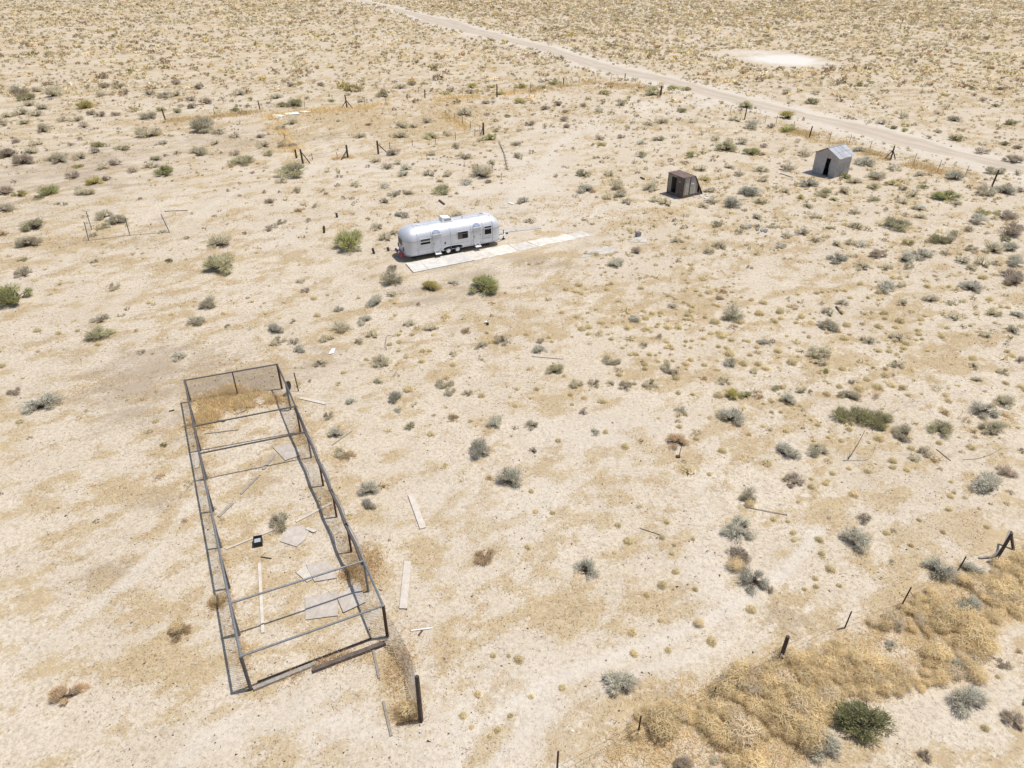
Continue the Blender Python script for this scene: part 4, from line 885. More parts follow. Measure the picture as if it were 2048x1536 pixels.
def blades(P, Dn, L, Wd, col, nrm=None):
    """one thin triangle per point, its face turned towards nrm where given"""
    n = len(P); side = np.cross(Dn, rng.normal(size=(n, 3)) if nrm is None else nrm + rng.normal(size=(n, 3)) * .35); side /= np.linalg.norm(side, axis=1, keepdims=True) + 1e-9
    v = np.empty((n, 3, 3)); v[:, 0] = P - side * (Wd / 2)[:, None]; v[:, 1] = P + side * (Wd / 2)[:, None]; v[:, 2] = P + Dn * L[:, None]
    return v.reshape(-1, 3), np.arange(3 * n).reshape(-1, 3), np.repeat(col, 3, axis=0)

def unit(n): 
    a = rng.normal(size=(n, 3)); return a / np.linalg.norm(a, axis=1, keepdims=True)

def shrub_arrays(n, kind, lobes=9, wide=1.0, tall=.55, bl=.17, bw=.028, low=False):
    """foliage of a shrub 1 m across: twig tips gathered in uneven lobes"""
    ang = rng.uniform(0, 2 * np.pi, lobes); rad = np.sqrt(rng.uniform(.02, 1, lobes)) * .36
    lc = np.c_[np.cos(ang) * rad * wide, np.sin(ang) * rad, tall * (.16 + .46 * (1 - (rad / .38) ** 2) * rng.uniform(.6, 1.1, lobes))]
    lr = rng.uniform(.09, .23, lobes)
    k = rng.integers(0, lobes, n); d = unit(n); d[:, 2] = d[:, 2] * .8 + .1
    rr = lr[k] * rng.uniform(.25, 1.0, n) ** .6
    P = lc[k] + d * rr[:, None]; P[:, 2] = np.maximum(P[:, 2], .015)
    out = P * np.array([1, 1, .8]) + np.array([0, 0, -.02]); out /= np.linalg.norm(out, axis=1, keepdims=True) + 1e-6
    Dn = out * .55 + d * .6 + unit(n) * .75; Dn[:, 2] += .22; Dn /= np.linalg.norm(Dn, axis=1, keepdims=True)
    base = np.array(KC[kind]); lobev = rng.uniform(.82, 1.18, lobes)
    col = base[None, :] * (lobev[k] * rng.uniform(.65, 1.3, n))[:, None]
    grey = rng.uniform(0, 1, n) < .12
    col[grey] = np.array(STEM) * rng.uniform(.7, 1.2, (grey.sum(), 1))
    ln = bl * rng.uniform(.6, 1.25, n); lng = rng.uniform(0, 1, n) < .14; ln[lng] *= 1.35; col[lng] *= 1.25; Dn[lng, 2] += .35; Dn /= np.linalg.norm(Dn, axis=1, keepdims=True)
    nr = out * .7 + d * .6 + np.array([0, 0, .35]); wild = rng.uniform(0, 1, n) < .35; nr[wild] = unit(int(wild.sum()))
    return blades(P - Dn * .05, Dn, ln, bw * rng.uniform(.7, 1.4, n), np.minimum(col, .88), nr), lc

def stem_arrays(lc, n=3):
    vs, fs, o = [], [], 0
    for c in lc:
        for j in range(n):
            tip = c + rng.normal(size=3) * .07; tip[2] = max(.06, tip[2]); base = rng.normal(size=3) * .04; base[2] = 0
            mid = (base + tip) / 2 + rng.normal(size=3) * .04; mid[2] *= .8
            for a, b_, w in ((base, mid, .022), (mid, tip, .012)):
                s = np.cross(b_ - a, rng.normal(size=3)); s /= np.linalg.norm(s) + 1e-9; s2 = np.cross(s, b_ - a); s2 /= np.linalg.norm(s2) + 1e-9
                for k in range(3):
                    t_ = 2 * np.pi * k / 3; vs.append(a + (s * np.cos(t_) + s2 * np.sin(t_)) * w)
                for k in range(3):
                    t_ = 2 * np.pi * k / 3; vs.append(b_ + (s * np.cos(t_) + s2 * np.sin(t_)) * w * .6)
                for k in range(3):
                    k2 = (k + 1) % 3; fs += [(o + k, o + k2, o + 3 + k2), (o + k, o + 3 + k2, o + 3 + k)]
                o += 6
    v = np.array(vs); return v, np.array(fs), np.tile(np.array(STEM), (len(v), 1)) * rng.uniform(.7, 1.2, (len(v), 1))

SHRUB = {}
def get_shrub(kind, size):
    key = (kind, size)
    if key not in SHRUB:
        lst = []
        for i in range(4 if size != 'lo' else 3):
            if size == 'hi': (v, f, c), lc = shrub_arrays(4200 if kind == 'J' else 2500, kind, int(rng.integers(24, 30)) if kind == 'J' else int(rng.integers(10, 17)), tall=rng.uniform(.5, .66), bl=.075 if kind == 'J' else .105, bw=0.016 if kind == 'J' else .0105)
            elif size == 'mid': (v, f, c), lc = shrub_arrays(720, kind, int(rng.integers(8, 13)), tall=rng.uniform(.46, .62), bl=.13, bw=.02)
            else: (v, f, c), lc = shrub_arrays(240, kind, int(rng.integers(6, 10)), tall=rng.uniform(.42, .58), bl=.17, bw=.04)
            fo = raw_mesh('foliage', v, f, M['foliage'], c); sv, sf, sc = stem_arrays(lc, 3 if size == 'hi' else 2)
            lst.append((fo, raw_mesh('stems', sv, sf, M['foliage'], sc)))
        SHRUB[key] = lst
    return SHRUB[key]

KNAME = {'s': ('sagebrush', 'silvery grey sagebrush', 'sagebrush'), 'g': ('sagebrush', 'grey green sagebrush', 'sagebrush'), 'b': ('dark_shrub', 'dark brownish grey shrub', 'shrub'), 'G': ('green_shrub', 'green leafy shrub', 'shrub'), 'm': ('green_shrub', 'dull green shrub', 'shrub'),
         'd': ('dry_shrub', 'dry brown shrub', 'shrub'), 'y': ('yellow_shrub', 'yellow green shrub', 'shrub'), 'D': ('green_shrub', 'dark green shrub', 'shrub'), 'J': ('evergreen_bush', 'dense evergreen bush', 'bush')}

# tiles of the photo at 4x: origin, then (x, y, width, kind)
TILES = [((0, 160), [(670,198,145,'y'),(780,512,110,'y'),(760,805,130,'y'),(1325,725,160,'G'),(395,880,140,'G'),(310,922,110,'D'),(160,905,120,'y'),(1940,635,180,'m'),(620,685,90,'y'),(985,540,110,'m'),(275,1145,200,'m'),(240,1290,165),(1765,1290,170),(1800,1445,340,'m'),(825,1075,130),(935,1120,140),(830,1165,100),(760,1235,70),(185,640,170,'b'),(60,590,130,'b'),(590,765,110,'b'),(830,690,110),(930,660,110,'b'),(1060,720,95,'b'),(1210,680,110),(1250,620,100,'m'),(1725,495,90),(1590,565,150),(1425,580,60,'b'),(1890,440,90),(1885,580,90,'b'),(1190,420,160),(1600,360,220),(1760,410,100),(1640,410,90),(1310,500,70),(760,570,90,'b'),(640,610,110),(480,630,140),(250,565,110),(400,630,80),(130,485,90,'b'),(280,500,110),(640,465,60,'b'),(570,515,60,'b'),(200,335,100,'m'),(30,340,110),(60,280,110),(170,260,110),(285,270,110),(510,315,90),(620,310,100),(735,265,80,'b'),(810,275,90,'b'),(925,270,70,'b'),(1190,285,130),(1290,228,90,'D'),(1420,240,110,'m'),(1450,205,60,'b'),(1530,150,80,'b'),(1640,175,100,'b'),(1545,210,80,'b'),(1910,100,110),(1880,235,90,'D'),(1980,205,60,'D'),(1900,200,60,'D'),(160,85,140),(300,75,90),(430,95,160),(210,135,130,'D'),(345,215,110),(225,185,110),(960,50,100),(1000,100,80,'b'),(1190,100,90),(1330,120,110),(1410,105,100),(815,110,90),(830,45,90,'b'),(1405,15,100,'b'),(1600,55,80,'b'),(355,390,130),(680,365,90,'b'),(45,890,130,'b'),(40,1020,130),(30,1210,100,'d'),(860,790,80,'b'),(680,885,130),(460,980,60,'D'),(1495,1260,60),(1350,1440,80,'D'),(185,1425,100,'D'),(760,1450,60,'b'),(1140,1385,40,'D'),(200,1520,110)]),
 ((512, 160), [(300,715,240,'m'),(120,580,105,'m'),(60,510,120),(45,445,70,'b'),(210,510,90),(290,520,80,'b'),(285,330,110),(205,380,80),(205,195,100,'D'),(310,180,140,'D'),(165,130,90),(100,180,45,'b'),(300,40,70,'b'),(345,20,80,'y'),(785,60,130,'y'),(515,35,70,'b'),(405,145,50,'b'),(605,160,65,'D'),(860,30,50,'D'),(1015,115,100,'D'),(735,115,60,'b'),(1155,50,90),(1250,25,80,'b'),(1395,80,60),(1345,25,60,'y'),(430,95,40,'y'),(840,160,70),(1220,130,60),(1520,95,90,'y'),(1720,40,110,'y'),(1715,90,90,'b'),(1560,80,70,'b'),(1640,95,30,'b'),(1780,80,70,'y'),(1890,50,70,'y'),(1945,100,90,'y'),(1845,80,60,'b'),(1840,175,70,'b'),(1900,170,50,'b'),(2010,285,60,'D'),(1850,275,60,'b'),(1675,260,120),(1920,320,60),(1930,400,75,'m'),(1880,460,120,'G'),(1795,475,70),(1395,440,130,'m'),(1160,440,115),(1165,360,110),(1260,365,80),(1360,325,90),(830,440,105),(1530,425,90),(1600,525,100),(1740,510,70),(910,345,80,'d'),(1105,580,105,'b'),(955,640,85),(1045,690,90),(1205,700,100,'s'),(1195,745,100,'s'),(895,685,60),(1130,655,80),(1405,585,80),(1385,745,100),(1530,750,90),(1665,610,100),(1885,655,80),(1810,730,200),(1680,815,110,'s'),(1860,810,70,'b'),(1490,875,150,'m'),(1470,805,70,'d'),(1960,760,70),(1025,845,100,'s'),(800,830,90),(665,770,70),(650,835,60),(580,720,70),(205,805,80),(330,880,90),(525,880,70),(115,965,95,'b'),(695,940,60),(1020,970,80,'b'),(1110,910,90),(1220,900,80),(355,1030,90,'d'),(205,1130,80),(420,1115,60,'b'),(100,1190,75,'b'),(1165,1075,120,'s'),(970,1170,100),(1280,1140,70),(1590,1085,120),(745,1290,280,'G'),(820,1345,90,'s'),(1035,1255,110),(1100,1220,90),(1100,1500,100,'b')]),
 ((1024, 160), [(730,95,95,'y'),(75,45,100,'y'),(70,160,110,'y'),(330,15,120,'G'),(240,55,80),(225,10,70),(1120,90,140,'m'),(1295,55,110,'G'),(1390,65,90,'y'),(165,180,50,'b'),(375,185,90,'b'),(265,220,80,'b'),(570,200,60,'b'),(690,240,85),(870,185,100),(930,135,50,'b'),(955,190,40),(1015,170,45,'b'),(150,235,40),(175,275,40,'b'),(145,340,100,'b'),(430,245,70,'b'),(410,310,90,'b'),(435,365,80,'b'),(355,285,40,'b'),(495,320,45),(60,400,55,'b'),(260,360,55),(1000,285,50),(1140,250,60),(1250,265,50),(1360,235,100,'D'),(1195,325,100),(1090,345,80),(960,340,60),(930,380,50,'b'),(990,390,50,'b'),(1340,310,70),(1440,325,80),(1340,395,55),(1865,195,130,'m'),(1790,305,110),(1930,340,110,'s'),(1910,375,100),(1620,370,60),(1505,430,50),(1180,465,100,'m'),(1025,495,85,'s'),(700,460,90,'b'),(870,450,70,'b'),(850,525,60),(720,510,80,'y'),(1295,455,50),(1290,500,60),(1155,555,60),(1025,590,110,'m'),(1630,470,90),(1720,465,60),(1835,490,110),(1705,530,165,'m'),(1920,570,130,'G'),(2010,520,80,'b'),(2010,580,100,'d'),(1445,590,120,'G'),(1535,575,60,'G'),(1270,640,70),(1385,650,70,'d'),(1605,640,60),(1700,645,45),(1505,700,110),(1740,685,80),(1665,720,55),(1080,705,65),(1005,740,60),(865,720,35,'b'),(785,745,100),(660,795,40),(570,740,120,'m'),(350,765,70),(575,860,140,'s'),(640,880,80,'d'),(830,830,150),(870,910,120),(920,970,90),(760,930,100),(1110,850,140),(1150,950,100),(1230,970,110),(1545,785,100,'y'),(1590,880,90),(1600,960,100),(1530,1000,90),(1815,740,90),(1755,820,60),(1715,850,60,'d'),(1900,890,140,'s'),(1765,980,140,'s'),(1990,960,120,'m'),(2010,795,80),(1990,710,100),(1630,1145,110,'m'),(1305,1120,70),(1390,1080,60),(1960,1090,100),(30,510,80),(50,600,100),(155,575,70),(90,960,120,'s'),(405,525,50),(360,565,60),(670,615,60,'y'),(1000,1360,110,'b'),(840,1460,130,'s'),(1570,1360,90),(1660,1320,100),(1310,1280,80),(1330,1440,60),(1910,1340,60),(1820,1210,80),(1900,1490,60,'b'),(150,1125,90)]),
 ((1536, 160), [(155,280,130,'y'),(150,385,130,'G'),(20,365,80,'b'),(355,165,120,'D'),(150,95,90),(380,100,80),(670,40,60,'D'),(745,30,90,'y'),(830,15,60,'D'),(575,25,60,'b'),(560,125,60),(940,215,70),(900,335,80),(1010,375,70,'D'),(1090,395,80,'G'),(1165,350,60),(1095,355,60,'y'),(1355,405,70,'m'),(1500,460,120,'D'),(1275,455,60,'b'),(1535,395,60,'b'),(1490,310,100),(1630,60,70,'D'),(1850,60,80,'D'),(1640,115,60,'b'),(1410,115,70,'y'),(1305,90,50,'D'),(1725,155,70,'b'),(1820,200,80,'D'),(1345,260,60,'b'),(1950,335,120,'D'),(1840,455,50,'b'),(1895,505,90,'D'),(1705,565,110,'b'),(1960,635,130,'b'),(2000,535,80,'b'),(2030,480,50,'b'),(1835,380,70),(630,295,60,'b'),(680,305,50,'b'),(1080,285,90),(800,325,70),(730,550,110,'s'),(775,650,140,'s'),(1000,700,110,'s'),(865,760,130),(1210,745,100),(1145,800,60),(1490,770,130,'s'),(1345,800,60),(990,820,110,'y'),(840,850,120,'m'),(1245,850,85,'G'),(1080,860,80,'b'),(1150,905,120),(1420,920,180,'G'),(1500,985,80),(835,945,110,'m'),(1075,970,90),(600,765,110,'G'),(530,810,60),(690,800,110),(325,825,130,'s'),(610,880,110),(450,900,130,'m'),(535,950,80,'G'),(320,1005,80,'m'),(270,935,80,'y'),(380,1085,90),(155,690,120),(290,580,120),(235,485,70),(135,550,70),(130,885,80),(690,1050,80),(940,1030,60),(1220,1020,110,'s'),(1220,1090,80),(1090,1075,70),(1020,1150,190,'m'),(1720,1045,120,'y'),(1675,1115,140,'s'),(1900,1085,130,'b'),(1840,1055,80,'G'),(1930,1200,190,'b'),(1890,1270,100,'G'),(1490,1220,120,'m'),(1370,1270,150,'D'),(1460,1280,100,'b'),(1600,1195,80,'b'),(1740,1225,50),(1430,1155,60),(1780,1345,150),(1930,1340,130,'s'),(1620,1345,90),(870,1390,140,'b'),(1090,1420,140,'s'),(1230,1400,150,'s'),(1420,1375,90),(1550,1445,110),(1710,1460,120),(1620,1500,90),(1970,1450,150,'s'),(1820,1465,80),(740,1310,110,'s'),(660,1300,90),(550,1310,90),(560,1430,150,'s'),(690,1410,60),(750,1490,120),(930,1280,60),(1120,1300,100,'y'),(940,1490,110),(1120,1490,90),(85,1320,100,'s'),(150,1235,100),(265,1215,110),(370,1275,90),(480,1255,50),(500,1180,70,'D'),(700,1170,100),(790,1195,70),(605,1220,60),(45,1160,90),(30,1350,60),(1900,880,140,'s'),(2020,880,80,'b'),(1740,885,150),(1810,720,130),(2000,740,80)]),
 ((0, 544), [(110,180,290,'G'),(190,10,120,'b'),(920,110,110),(805,365,120),(800,480,190,'m'),(970,335,70),(1025,290,60),(1680,245,140),(1570,380,130),(1825,425,70),(120,945,110,'b'),(340,1030,240,'s'),(1430,660,120,'s'),(1310,1370,70,'D'),(240,1320,50,'D'),(0,630,40,'G')]),
 ((512, 544), [(1090,40,180),(1390,110,170,'y'),(1580,80,90,'s'),(1820,95,290,'G'),(400,140,70,'b'),(1085,170,90),(965,220,150,'s'),(655,285,90,'s'),(860,365,130,'s'),(290,385,70),(680,430,140),(145,450,130,'s'),(180,540,120),(360,605,110,'s'),(300,550,90),(560,520,110),(930,490,100),(825,545,80),(1300,255,70),(1230,400,100),(1400,435,110),(1660,370,50),(1690,455,100,'d'),(1800,580,90),(1580,640,80),(1800,680,70,'s'),(1000,705,140),(980,865,80,'m'),(1120,815,70),(1510,880,130),(1550,950,110),(1690,960,80),(660,890,70),(760,1030,90,'s'),(1110,1000,130,'s'),(1145,1095,80,'s'),(1270,1055,70),(580,1140,90),(640,1280,130,'s'),(700,1430,130),(1230,1220,110,'m'),(1570,1140,120,'d'),(1915,1190,140,'s'),(1790,1410,200,'s'),(520,720,100),(1980,540,120),(220,240,30,'b'),(1880,240,60,'d'),(1890,345,50),(430,870,50)]),
 ((1024, 544), [(1080,25,50,'d'),(980,370,100,'s'),(1280,270,80),(1770,330,180),(1055,580,80),(225,545,80),(220,615,110,'s'),(345,770,140,'m'),(795,695,130),(510,890,110),(660,885,100),(790,885,80),(910,905,120),(1110,890,120),(1250,760,130),(1310,800,90),(1740,720,120),(1930,785,80),(1530,840,70,'d'),(1700,860,110),(1760,970,130,'y'),(1870,970,120,'G'),(1750,1140,200,'s'),(1360,1090,100,'s'),(570,1110,80,'b'),(660,1270,90,'s'),(160,1215,110),(30,1230,70),(1310,1330,190,'d'),(165,1420,70,'b'),(1680,145,80,'d'),(1650,200,90,'d'),(2020,560,100,'s')]),
 ((1536, 544), [(930,120,150,'s'),(1060,100,80),(1615,110,160,'s'),(1740,120,70),(1960,70,130,'b'),(1940,20,140,'b'),(1300,210,110),(1470,240,90),(1550,235,60),(1480,350,100),(1640,210,60),(1075,240,90),(480,310,100),(425,250,60),(590,245,80),(270,230,70),(1800,320,110,'m'),(1990,340,90,'s'),(480,420,160),(800,540,110),(1040,520,120),(30,550,70,'s'),(400,640,150),(430,715,110),(450,780,70,'G'),(740,705,70),(1040,730,110),(1010,820,50),(1650,740,90),(1670,850,80),(1880,790,90),(1960,450,120),(1740,500,90),(55,920,90,'m'),(160,1010,140,'s'),(270,930,100),(345,950,70),(670,870,70,'b'),(650,980,130),(580,1120,190,'D'),(730,1130,230,'D'),(870,1155,240,'D'),(1730,1090,180,'s'),(1890,1020,160),(1405,1100,110,'d'),(1380,1230,200,'m'),(1090,1270,180),(1790,1230,180),(1260,1420,120),(1170,1470,100),(140,1420,180,'s'),(390,1410,150),(2020,700,80,'b'),(1900,180,60),(2030,1420,60,'b')]),
 ((0, 928), [(770,445,60,'D'),(1430,1320,160,'d'),(10,235,40,'b')]),
 ((512, 928), [(900,190,160,'s'),(890,315,130,'s'),(190,450,170),(2030,100,200,'s'),(1840,720,180,'d'),(750,400,50,'m')]),
 ((1024, 928), [(600,830,180,'s'),(1800,490,230,'s'),(1900,240,140),(1810,710,170,'b'),(1930,900,220,'s')]),
 ((1536, 928), [(210,110,160,'b'),(700,580,240,'s'),(770,420,120,'b'),(1380,820,220,'s'),(1620,830,150,'s'),(1770,140,250,'s'),(1900,40,140,'b'),(1590,1100,180,'s'),(1060,1280,120,'s'),(990,1440,110,'s'),(10,990,80,'b')]),
 ((0, 1200), [(540,740,250,'d')]),
 ((780, 1200), [(1850,640,250,'s')]),
 ((1536, 1200), [(740,920,470,'J'),(1560,740,300,'s'),(430,1150,240,'s'),(1530,500,140,'s'),(1960,930,170,'b'),(1890,500,120,'b'),(2020,400,80,'d'),(1260,1230,120,'b'),(-110,1270,110,'b'),(-420,1270,90,'s'),(-680,1300,150,'b'),(2060,800,70,'G')])]

LAND = [('silver trailer', 905, 478), ('dark wooden shack', 1368, 375), ('corrugated shed', 1660, 322), ('long pen', 560, 1050), ('small mesh enclosure', 255, 455), ('garden fence', 770, 255), ('long concrete strip', 1160, 478), ('tumbleweed drift', 1650, 1340), ('wide dark green bush', 1720, 830), ('cinder block', 1280, 470), ('dirt road', 1760, 268), ('dirt road bend', 1380, 180), ('forked corner post', 1995, 1110), ('round yellow bush', 860, 572), ('white playa', 1562, 119)]
def where(px, py):
    best = min(LAND, key=lambda l: math.hypot((px - l[1]), (py - l[2]) * 1.5)); dx, dy = px - best[1], py - best[2]; r_ = math.hypot(dx, dy)
    if r_ < 26: return 'at the ' + best[0]
    rel = ('right of' if dx > 0 else 'left of') if abs(dx) > 1.6 * abs(dy) else ('in front of' if dy > 0 else 'behind') if abs(dy) > 1.6 * abs(dx) else (('right and in front of' if dy > 0 else 'right and behind') if dx > 0 else ('left and in front of' if dy > 0 else 'left and behind'))
    return ('just ' if r_ < 90 else '' if r_ < 220 else 'far ') + rel + ' the ' + best[0]
SPECIAL = {(2, 745): 'broad bright green bush left of the silver trailer', (2, 300): 'large round grey green bush below the garden fence corner post', (6, 1820): 'broadest light green bush in front of the concrete strip', (6, 1390): 'round yellow green bush in front of the silver trailer', (5, 110): 'big green bush cut by the left edge of the photo', (1, 1800): 'wide dull green bush left of the silver trailer past the mesh enclosure',
           (15, 740): 'dense evergreen bush at the lower edge of the tumbleweed drift', (15, 1560): 'large silvery sagebrush on bare sand right of the evergreen bush', (6, 1790): 'round silvery sagebrush on bare sand right of the pen', (10, 2030): 'tall silvery sagebrush alone on pale sand right of the pen planks', (8, 580): 'left lobe of the wide dark green bush group', (8, 730): 'middle bush of the wide dark green bush group', (8, 870): 'right bush of the wide dark green bush group',
           (7, 1750): 'large silvery sagebrush below the yellow green shrub pair at middle right', (4, 600): 'green bush growing against the corrugated shed wall', (1, 670): 'bright yellow green bush alone at the far left', (7, 345): 'round dull green bush in the open middle of the yard', (3, 1545): 'yellow green bush behind the dark wooden shack', (14, 1850): 'grey bush with a white carton beside it near the bottom', (13, 540): 'dead flattened brown shrub at the lower left', (3, 730): 'bright yellow green bush below the dirt road bend'}
entries = []
for ti, (o, lst) in enumerate(TILES, 1):
    for e in lst:
        k = e[3] if len(e) > 3 else 'g'; px, py, w = o[0] + e[0] / 4, o[1] + e[1] / 4, e[2] / 4
        entries.append([w, px, py, k, SPECIAL.get((ti, e[0])) if e[2] > 90 or ti == 5 else None])
entries.sort(key=lambda e: -e[0])
count = {}; rest = []
BASE_SHRUBS = []          # keep tufts off them
for w, px, py, k, sp in entries:
    gy_ = py + .17 * w; p = gat(px, gy_); dia = w / ppm(gy_); nm, desc, cat = KNAME[k]
    BASE_SHRUBS.append((p.x, p.y, dia / 2))
    count[nm] = count.get(nm, 0) + 1
    if count[nm] > 290: rest.append((p, dia, k)); continue
    size = 'hi' if w > 30 else 'mid' if w > 15 else 'lo'
    me, st = get_shrub(k, size)[rnd.randrange(len(get_shrub(k, size)))]
    sz = 'large ' if w > 38 else 'small ' if w < 18 else ''
    lb = sp or (sz + desc + ' ' + where(px, py))
    flat = .5 if (sp and 'flattened' in sp) or (k == 'D' and py > 300 and w < 30) else (.62 if k == 'd' else 1.0)
    sc = dia * (1.08 if k == 'J' else 1.36 if w > 30 else 1.26); scz = sc * .9 * flat * (rnd.uniform(.72, .98) if k in 'sgb' else rnd.uniform(.58, .8))
    if k == 'J': scz *= 1.15
    if size == 'lo':
        o = link(nm, me, loc=p); o.scale = (sc, sc * .92, scz); o.rotation_euler = (0, 0, rnd.uniform(0, 6.28))
    else:
        o = empty(nm, p, rnd.uniform(0, 6.28)); o.scale = (sc * rnd.uniform(.95, 1.12), sc * rnd.uniform(.78, 1), scz)
        link('foliage', me, o); link('stems', st, o)
    tag(o, lb, cat, None if sp else 'shrubs ' + where(px, py))
print('shrubs', count, 'rest', len(rest))

# ---- pale bunchgrass tufts
def tuft_arrays(n, bl=.34, bw=.03, col=(.95, .775, .49)):
    d = unit(n); d[:, 2] = np.abs(d[:, 2]) * .9 + .12; d /= np.linalg.norm(d, axis=1, keepdims=True)
    P = d * rng.uniform(.0, .16, n)[:, None] * np.array([1, 1, .3]); Dn = d + unit(n) * .16; Dn /= np.linalg.norm(Dn, axis=1, keepdims=True)
    c = np.minimum(np.array(col)[None, :] * rng.uniform(.75, 1.15, n)[:, None], .92); gr = rng.uniform(0, 1, n) < .07; c[gr] = np.array((.46, .42, .22)) * rng.uniform(.7, 1.1, (gr.sum(), 1))
    m_ = n // 2; tn = np.cross(d[:m_], unit(m_)); tn /= np.linalg.norm(tn, axis=1, keepdims=True)      # bent tips lying along the dome
    P[:m_] = d[:m_] * (bl * rng.uniform(.75, 1.15, m_))[:, None]; P[:m_, 2] *= .9; Dn[:m_] = tn + d[:m_] * .25; Dn /= np.linalg.norm(Dn, axis=1, keepdims=True)
    ln = bl * rng.uniform(.75, 1.25, n); ln[:m_] *= .55; P[:m_] -= Dn[:m_] * (ln[:m_] * .5)[:, None]
    return blades(P, Dn, ln, np.full(n, bw), c, d)
TUFT = [raw_mesh('bunchgrass_tuft', *(lambda a: (a[0], a[1]))(t_), M['straw'], t_[2]) for t_ in (tuft_arrays(320) for _ in range(5))]
TT = [((1024, 544), '430,130 500,145 535,95,1 525,150 560,165 795,85 760,130 1030,120,1 1410,75 1405,115 1475,140 1575,155,1 1510,175 1915,215 2010,240,1 1615,255 1650,265 935,300,1 1190,320,1 1185,345 1120,325 1070,365 1440,270 1435,305 1400,340 1415,375 1440,360 1545,355 1620,400,1 1820,400,1 1980,330,1 930,440,1 1080,450 1155,435 1250,440,1 1330,440,1 560,450,1 615,435,1 705,475 610,490 795,530 115,490 300,515 320,550 400,315 975,515 1590,490 1650,485 1680,510,1 1535,530 1755,540,1 1890,550 1720,605,1 1650,595 1235,555 1265,585 1235,600 1390,550 1430,600 1440,545 1280,610 885,600 945,655 995,655 1100,655 1150,660 1165,705 1235,705 1285,705 1060,735 1065,770 1390,730 1430,700 1540,740 1740,655,1 1855,730,1 1970,730 2035,765,1 1630,775 1315,845,1 860,815,1 1330,960 1450,970 1650,980,1 580,1000 470,975 720,1030,1 480,1050 150,1000 25,1065 40,930 200,930 750,1270,1 1340,1225 910,1385,1 1475,1320,1 1685,1420,1 370,1340 1905,660 2010,1220 1960,600'),
 ((1536, 544), '95,315,1 105,365 60,395 170,265 270,355,1 225,400 240,170 390,165 430,155 550,145 615,145 655,200 800,200 885,215 590,315 630,420,1 470,480 150,505 325,515 610,525,1 80,630,1 190,720,1 240,665 425,635 600,765 880,430,1 1020,435,1 935,320,1 935,365 1055,385,1 1260,340 1225,375 1220,405 1195,460 1205,490 1185,535 1230,530 1105,570 1085,605 1030,650 885,625,1 970,630 1065,630 1435,440,1 1380,480 1390,510 1280,620 1640,680,1 1470,730 1950,660 1915,625 1620,420 1720,40,1 1275,110 1445,115 1770,215 1920,275,1 885,160 1000,40 740,90 570,910,1 730,930,1 880,915,1 990,900,1 1080,920,1 470,970,1 790,850 1425,975 1905,880 2020,905 145,1260 650,1250 890,1320,1 1145,1400,1 1370,1355 1630,1390,1 590,1335 485,1310 400,1210 345,1170 30,1110 105,1110 255,1060 1000,1500,1 810,1350'),
 ((512, 544), '80,320 490,335,1 465,200 820,195 1250,490 1070,570,1 1145,550 1140,620 1335,620 1390,620 1420,490 1520,350,1 1850,475 1885,550 1330,705 1125,735 1220,935,1 1805,980,1 1580,730 1400,1290,1 1200,670 1110,235 880,690 700,800 2035,990'),
 ((0, 544), '790,570,1 160,1195,1 15,745,1 1195,240 470,480 620,460 1090,460 1370,330 1790,320,1 1560,230 1895,690 1245,1185 300,460'),
 ((1024, 928), '930,610,1 1200,960,1 1080,1035 1310,850 1470,990 1915,1155,1 1600,1410,1 975,1500 1250,1480 960,1340 190,370 325,380 1450,590 1200,580 820,700 155,210 1580,70 130,660 1190,1240 1300,640 1280,705 1240,455 850,480'),
 ((1536, 928), '950,540 1450,350,1 690,230,1 520,60 800,50 350,105 480,120 460,145 350,170 1210,435 1465,245 1490,215 1470,125 45,430 160,450 200,540 205,600 410,600,1 430,710 500,835,1 380,905 385,970 290,990 570,965 1145,640 1405,530 1755,490 650,20 1000,15 1115,35'),
 ((780, 1200), '1030,470,1 825,435 950,435 705,740 585,910 655,1000 860,1030 800,1075 965,910 1130,760 1380,690 1945,240 1955,420'),
 ((1536, 1200), '1740,1010,1 1840,600')]
BIGL = {}
nt_ = 0
for o, s in TT:
    for w_ in s.split():
        c = [int(a) for a in w_.split(',')]; px, py = o[0] + c[0] / 4, o[1] + c[1] / 4; big = len(c) > 2
        p = gat(px, py + 2.5); dia = (19.5 if big else 13) / ppm(py) * rnd.uniform(.88, 1.15) * (1 + max(0, (py - 900)) / 2200)
        ob_ = link('bunchgrass_tuft', TUFT[rnd.randrange(5)], loc=p); s_ = dia * 1.3 * rnd.uniform(.75, 1.25); ob_.scale = (s_, s_ * rnd.uniform(.75, 1.1), s_ * rnd.uniform(.8, 1.2)); ob_.rotation_euler = (rnd.uniform(-.12, .12), rnd.uniform(-.12, .12), rnd.uniform(0, 6.28))
        wh = where(px, py); tag(ob_, ('plump' if big else 'little') + ' pale straw bunchgrass tuft ' + wh, 'bunchgrass', 'bunchgrass tufts ' + wh); nt_ += 1
        BASE_SHRUBS.append((p.x, p.y, dia * .5))
print('tufts', nt_)

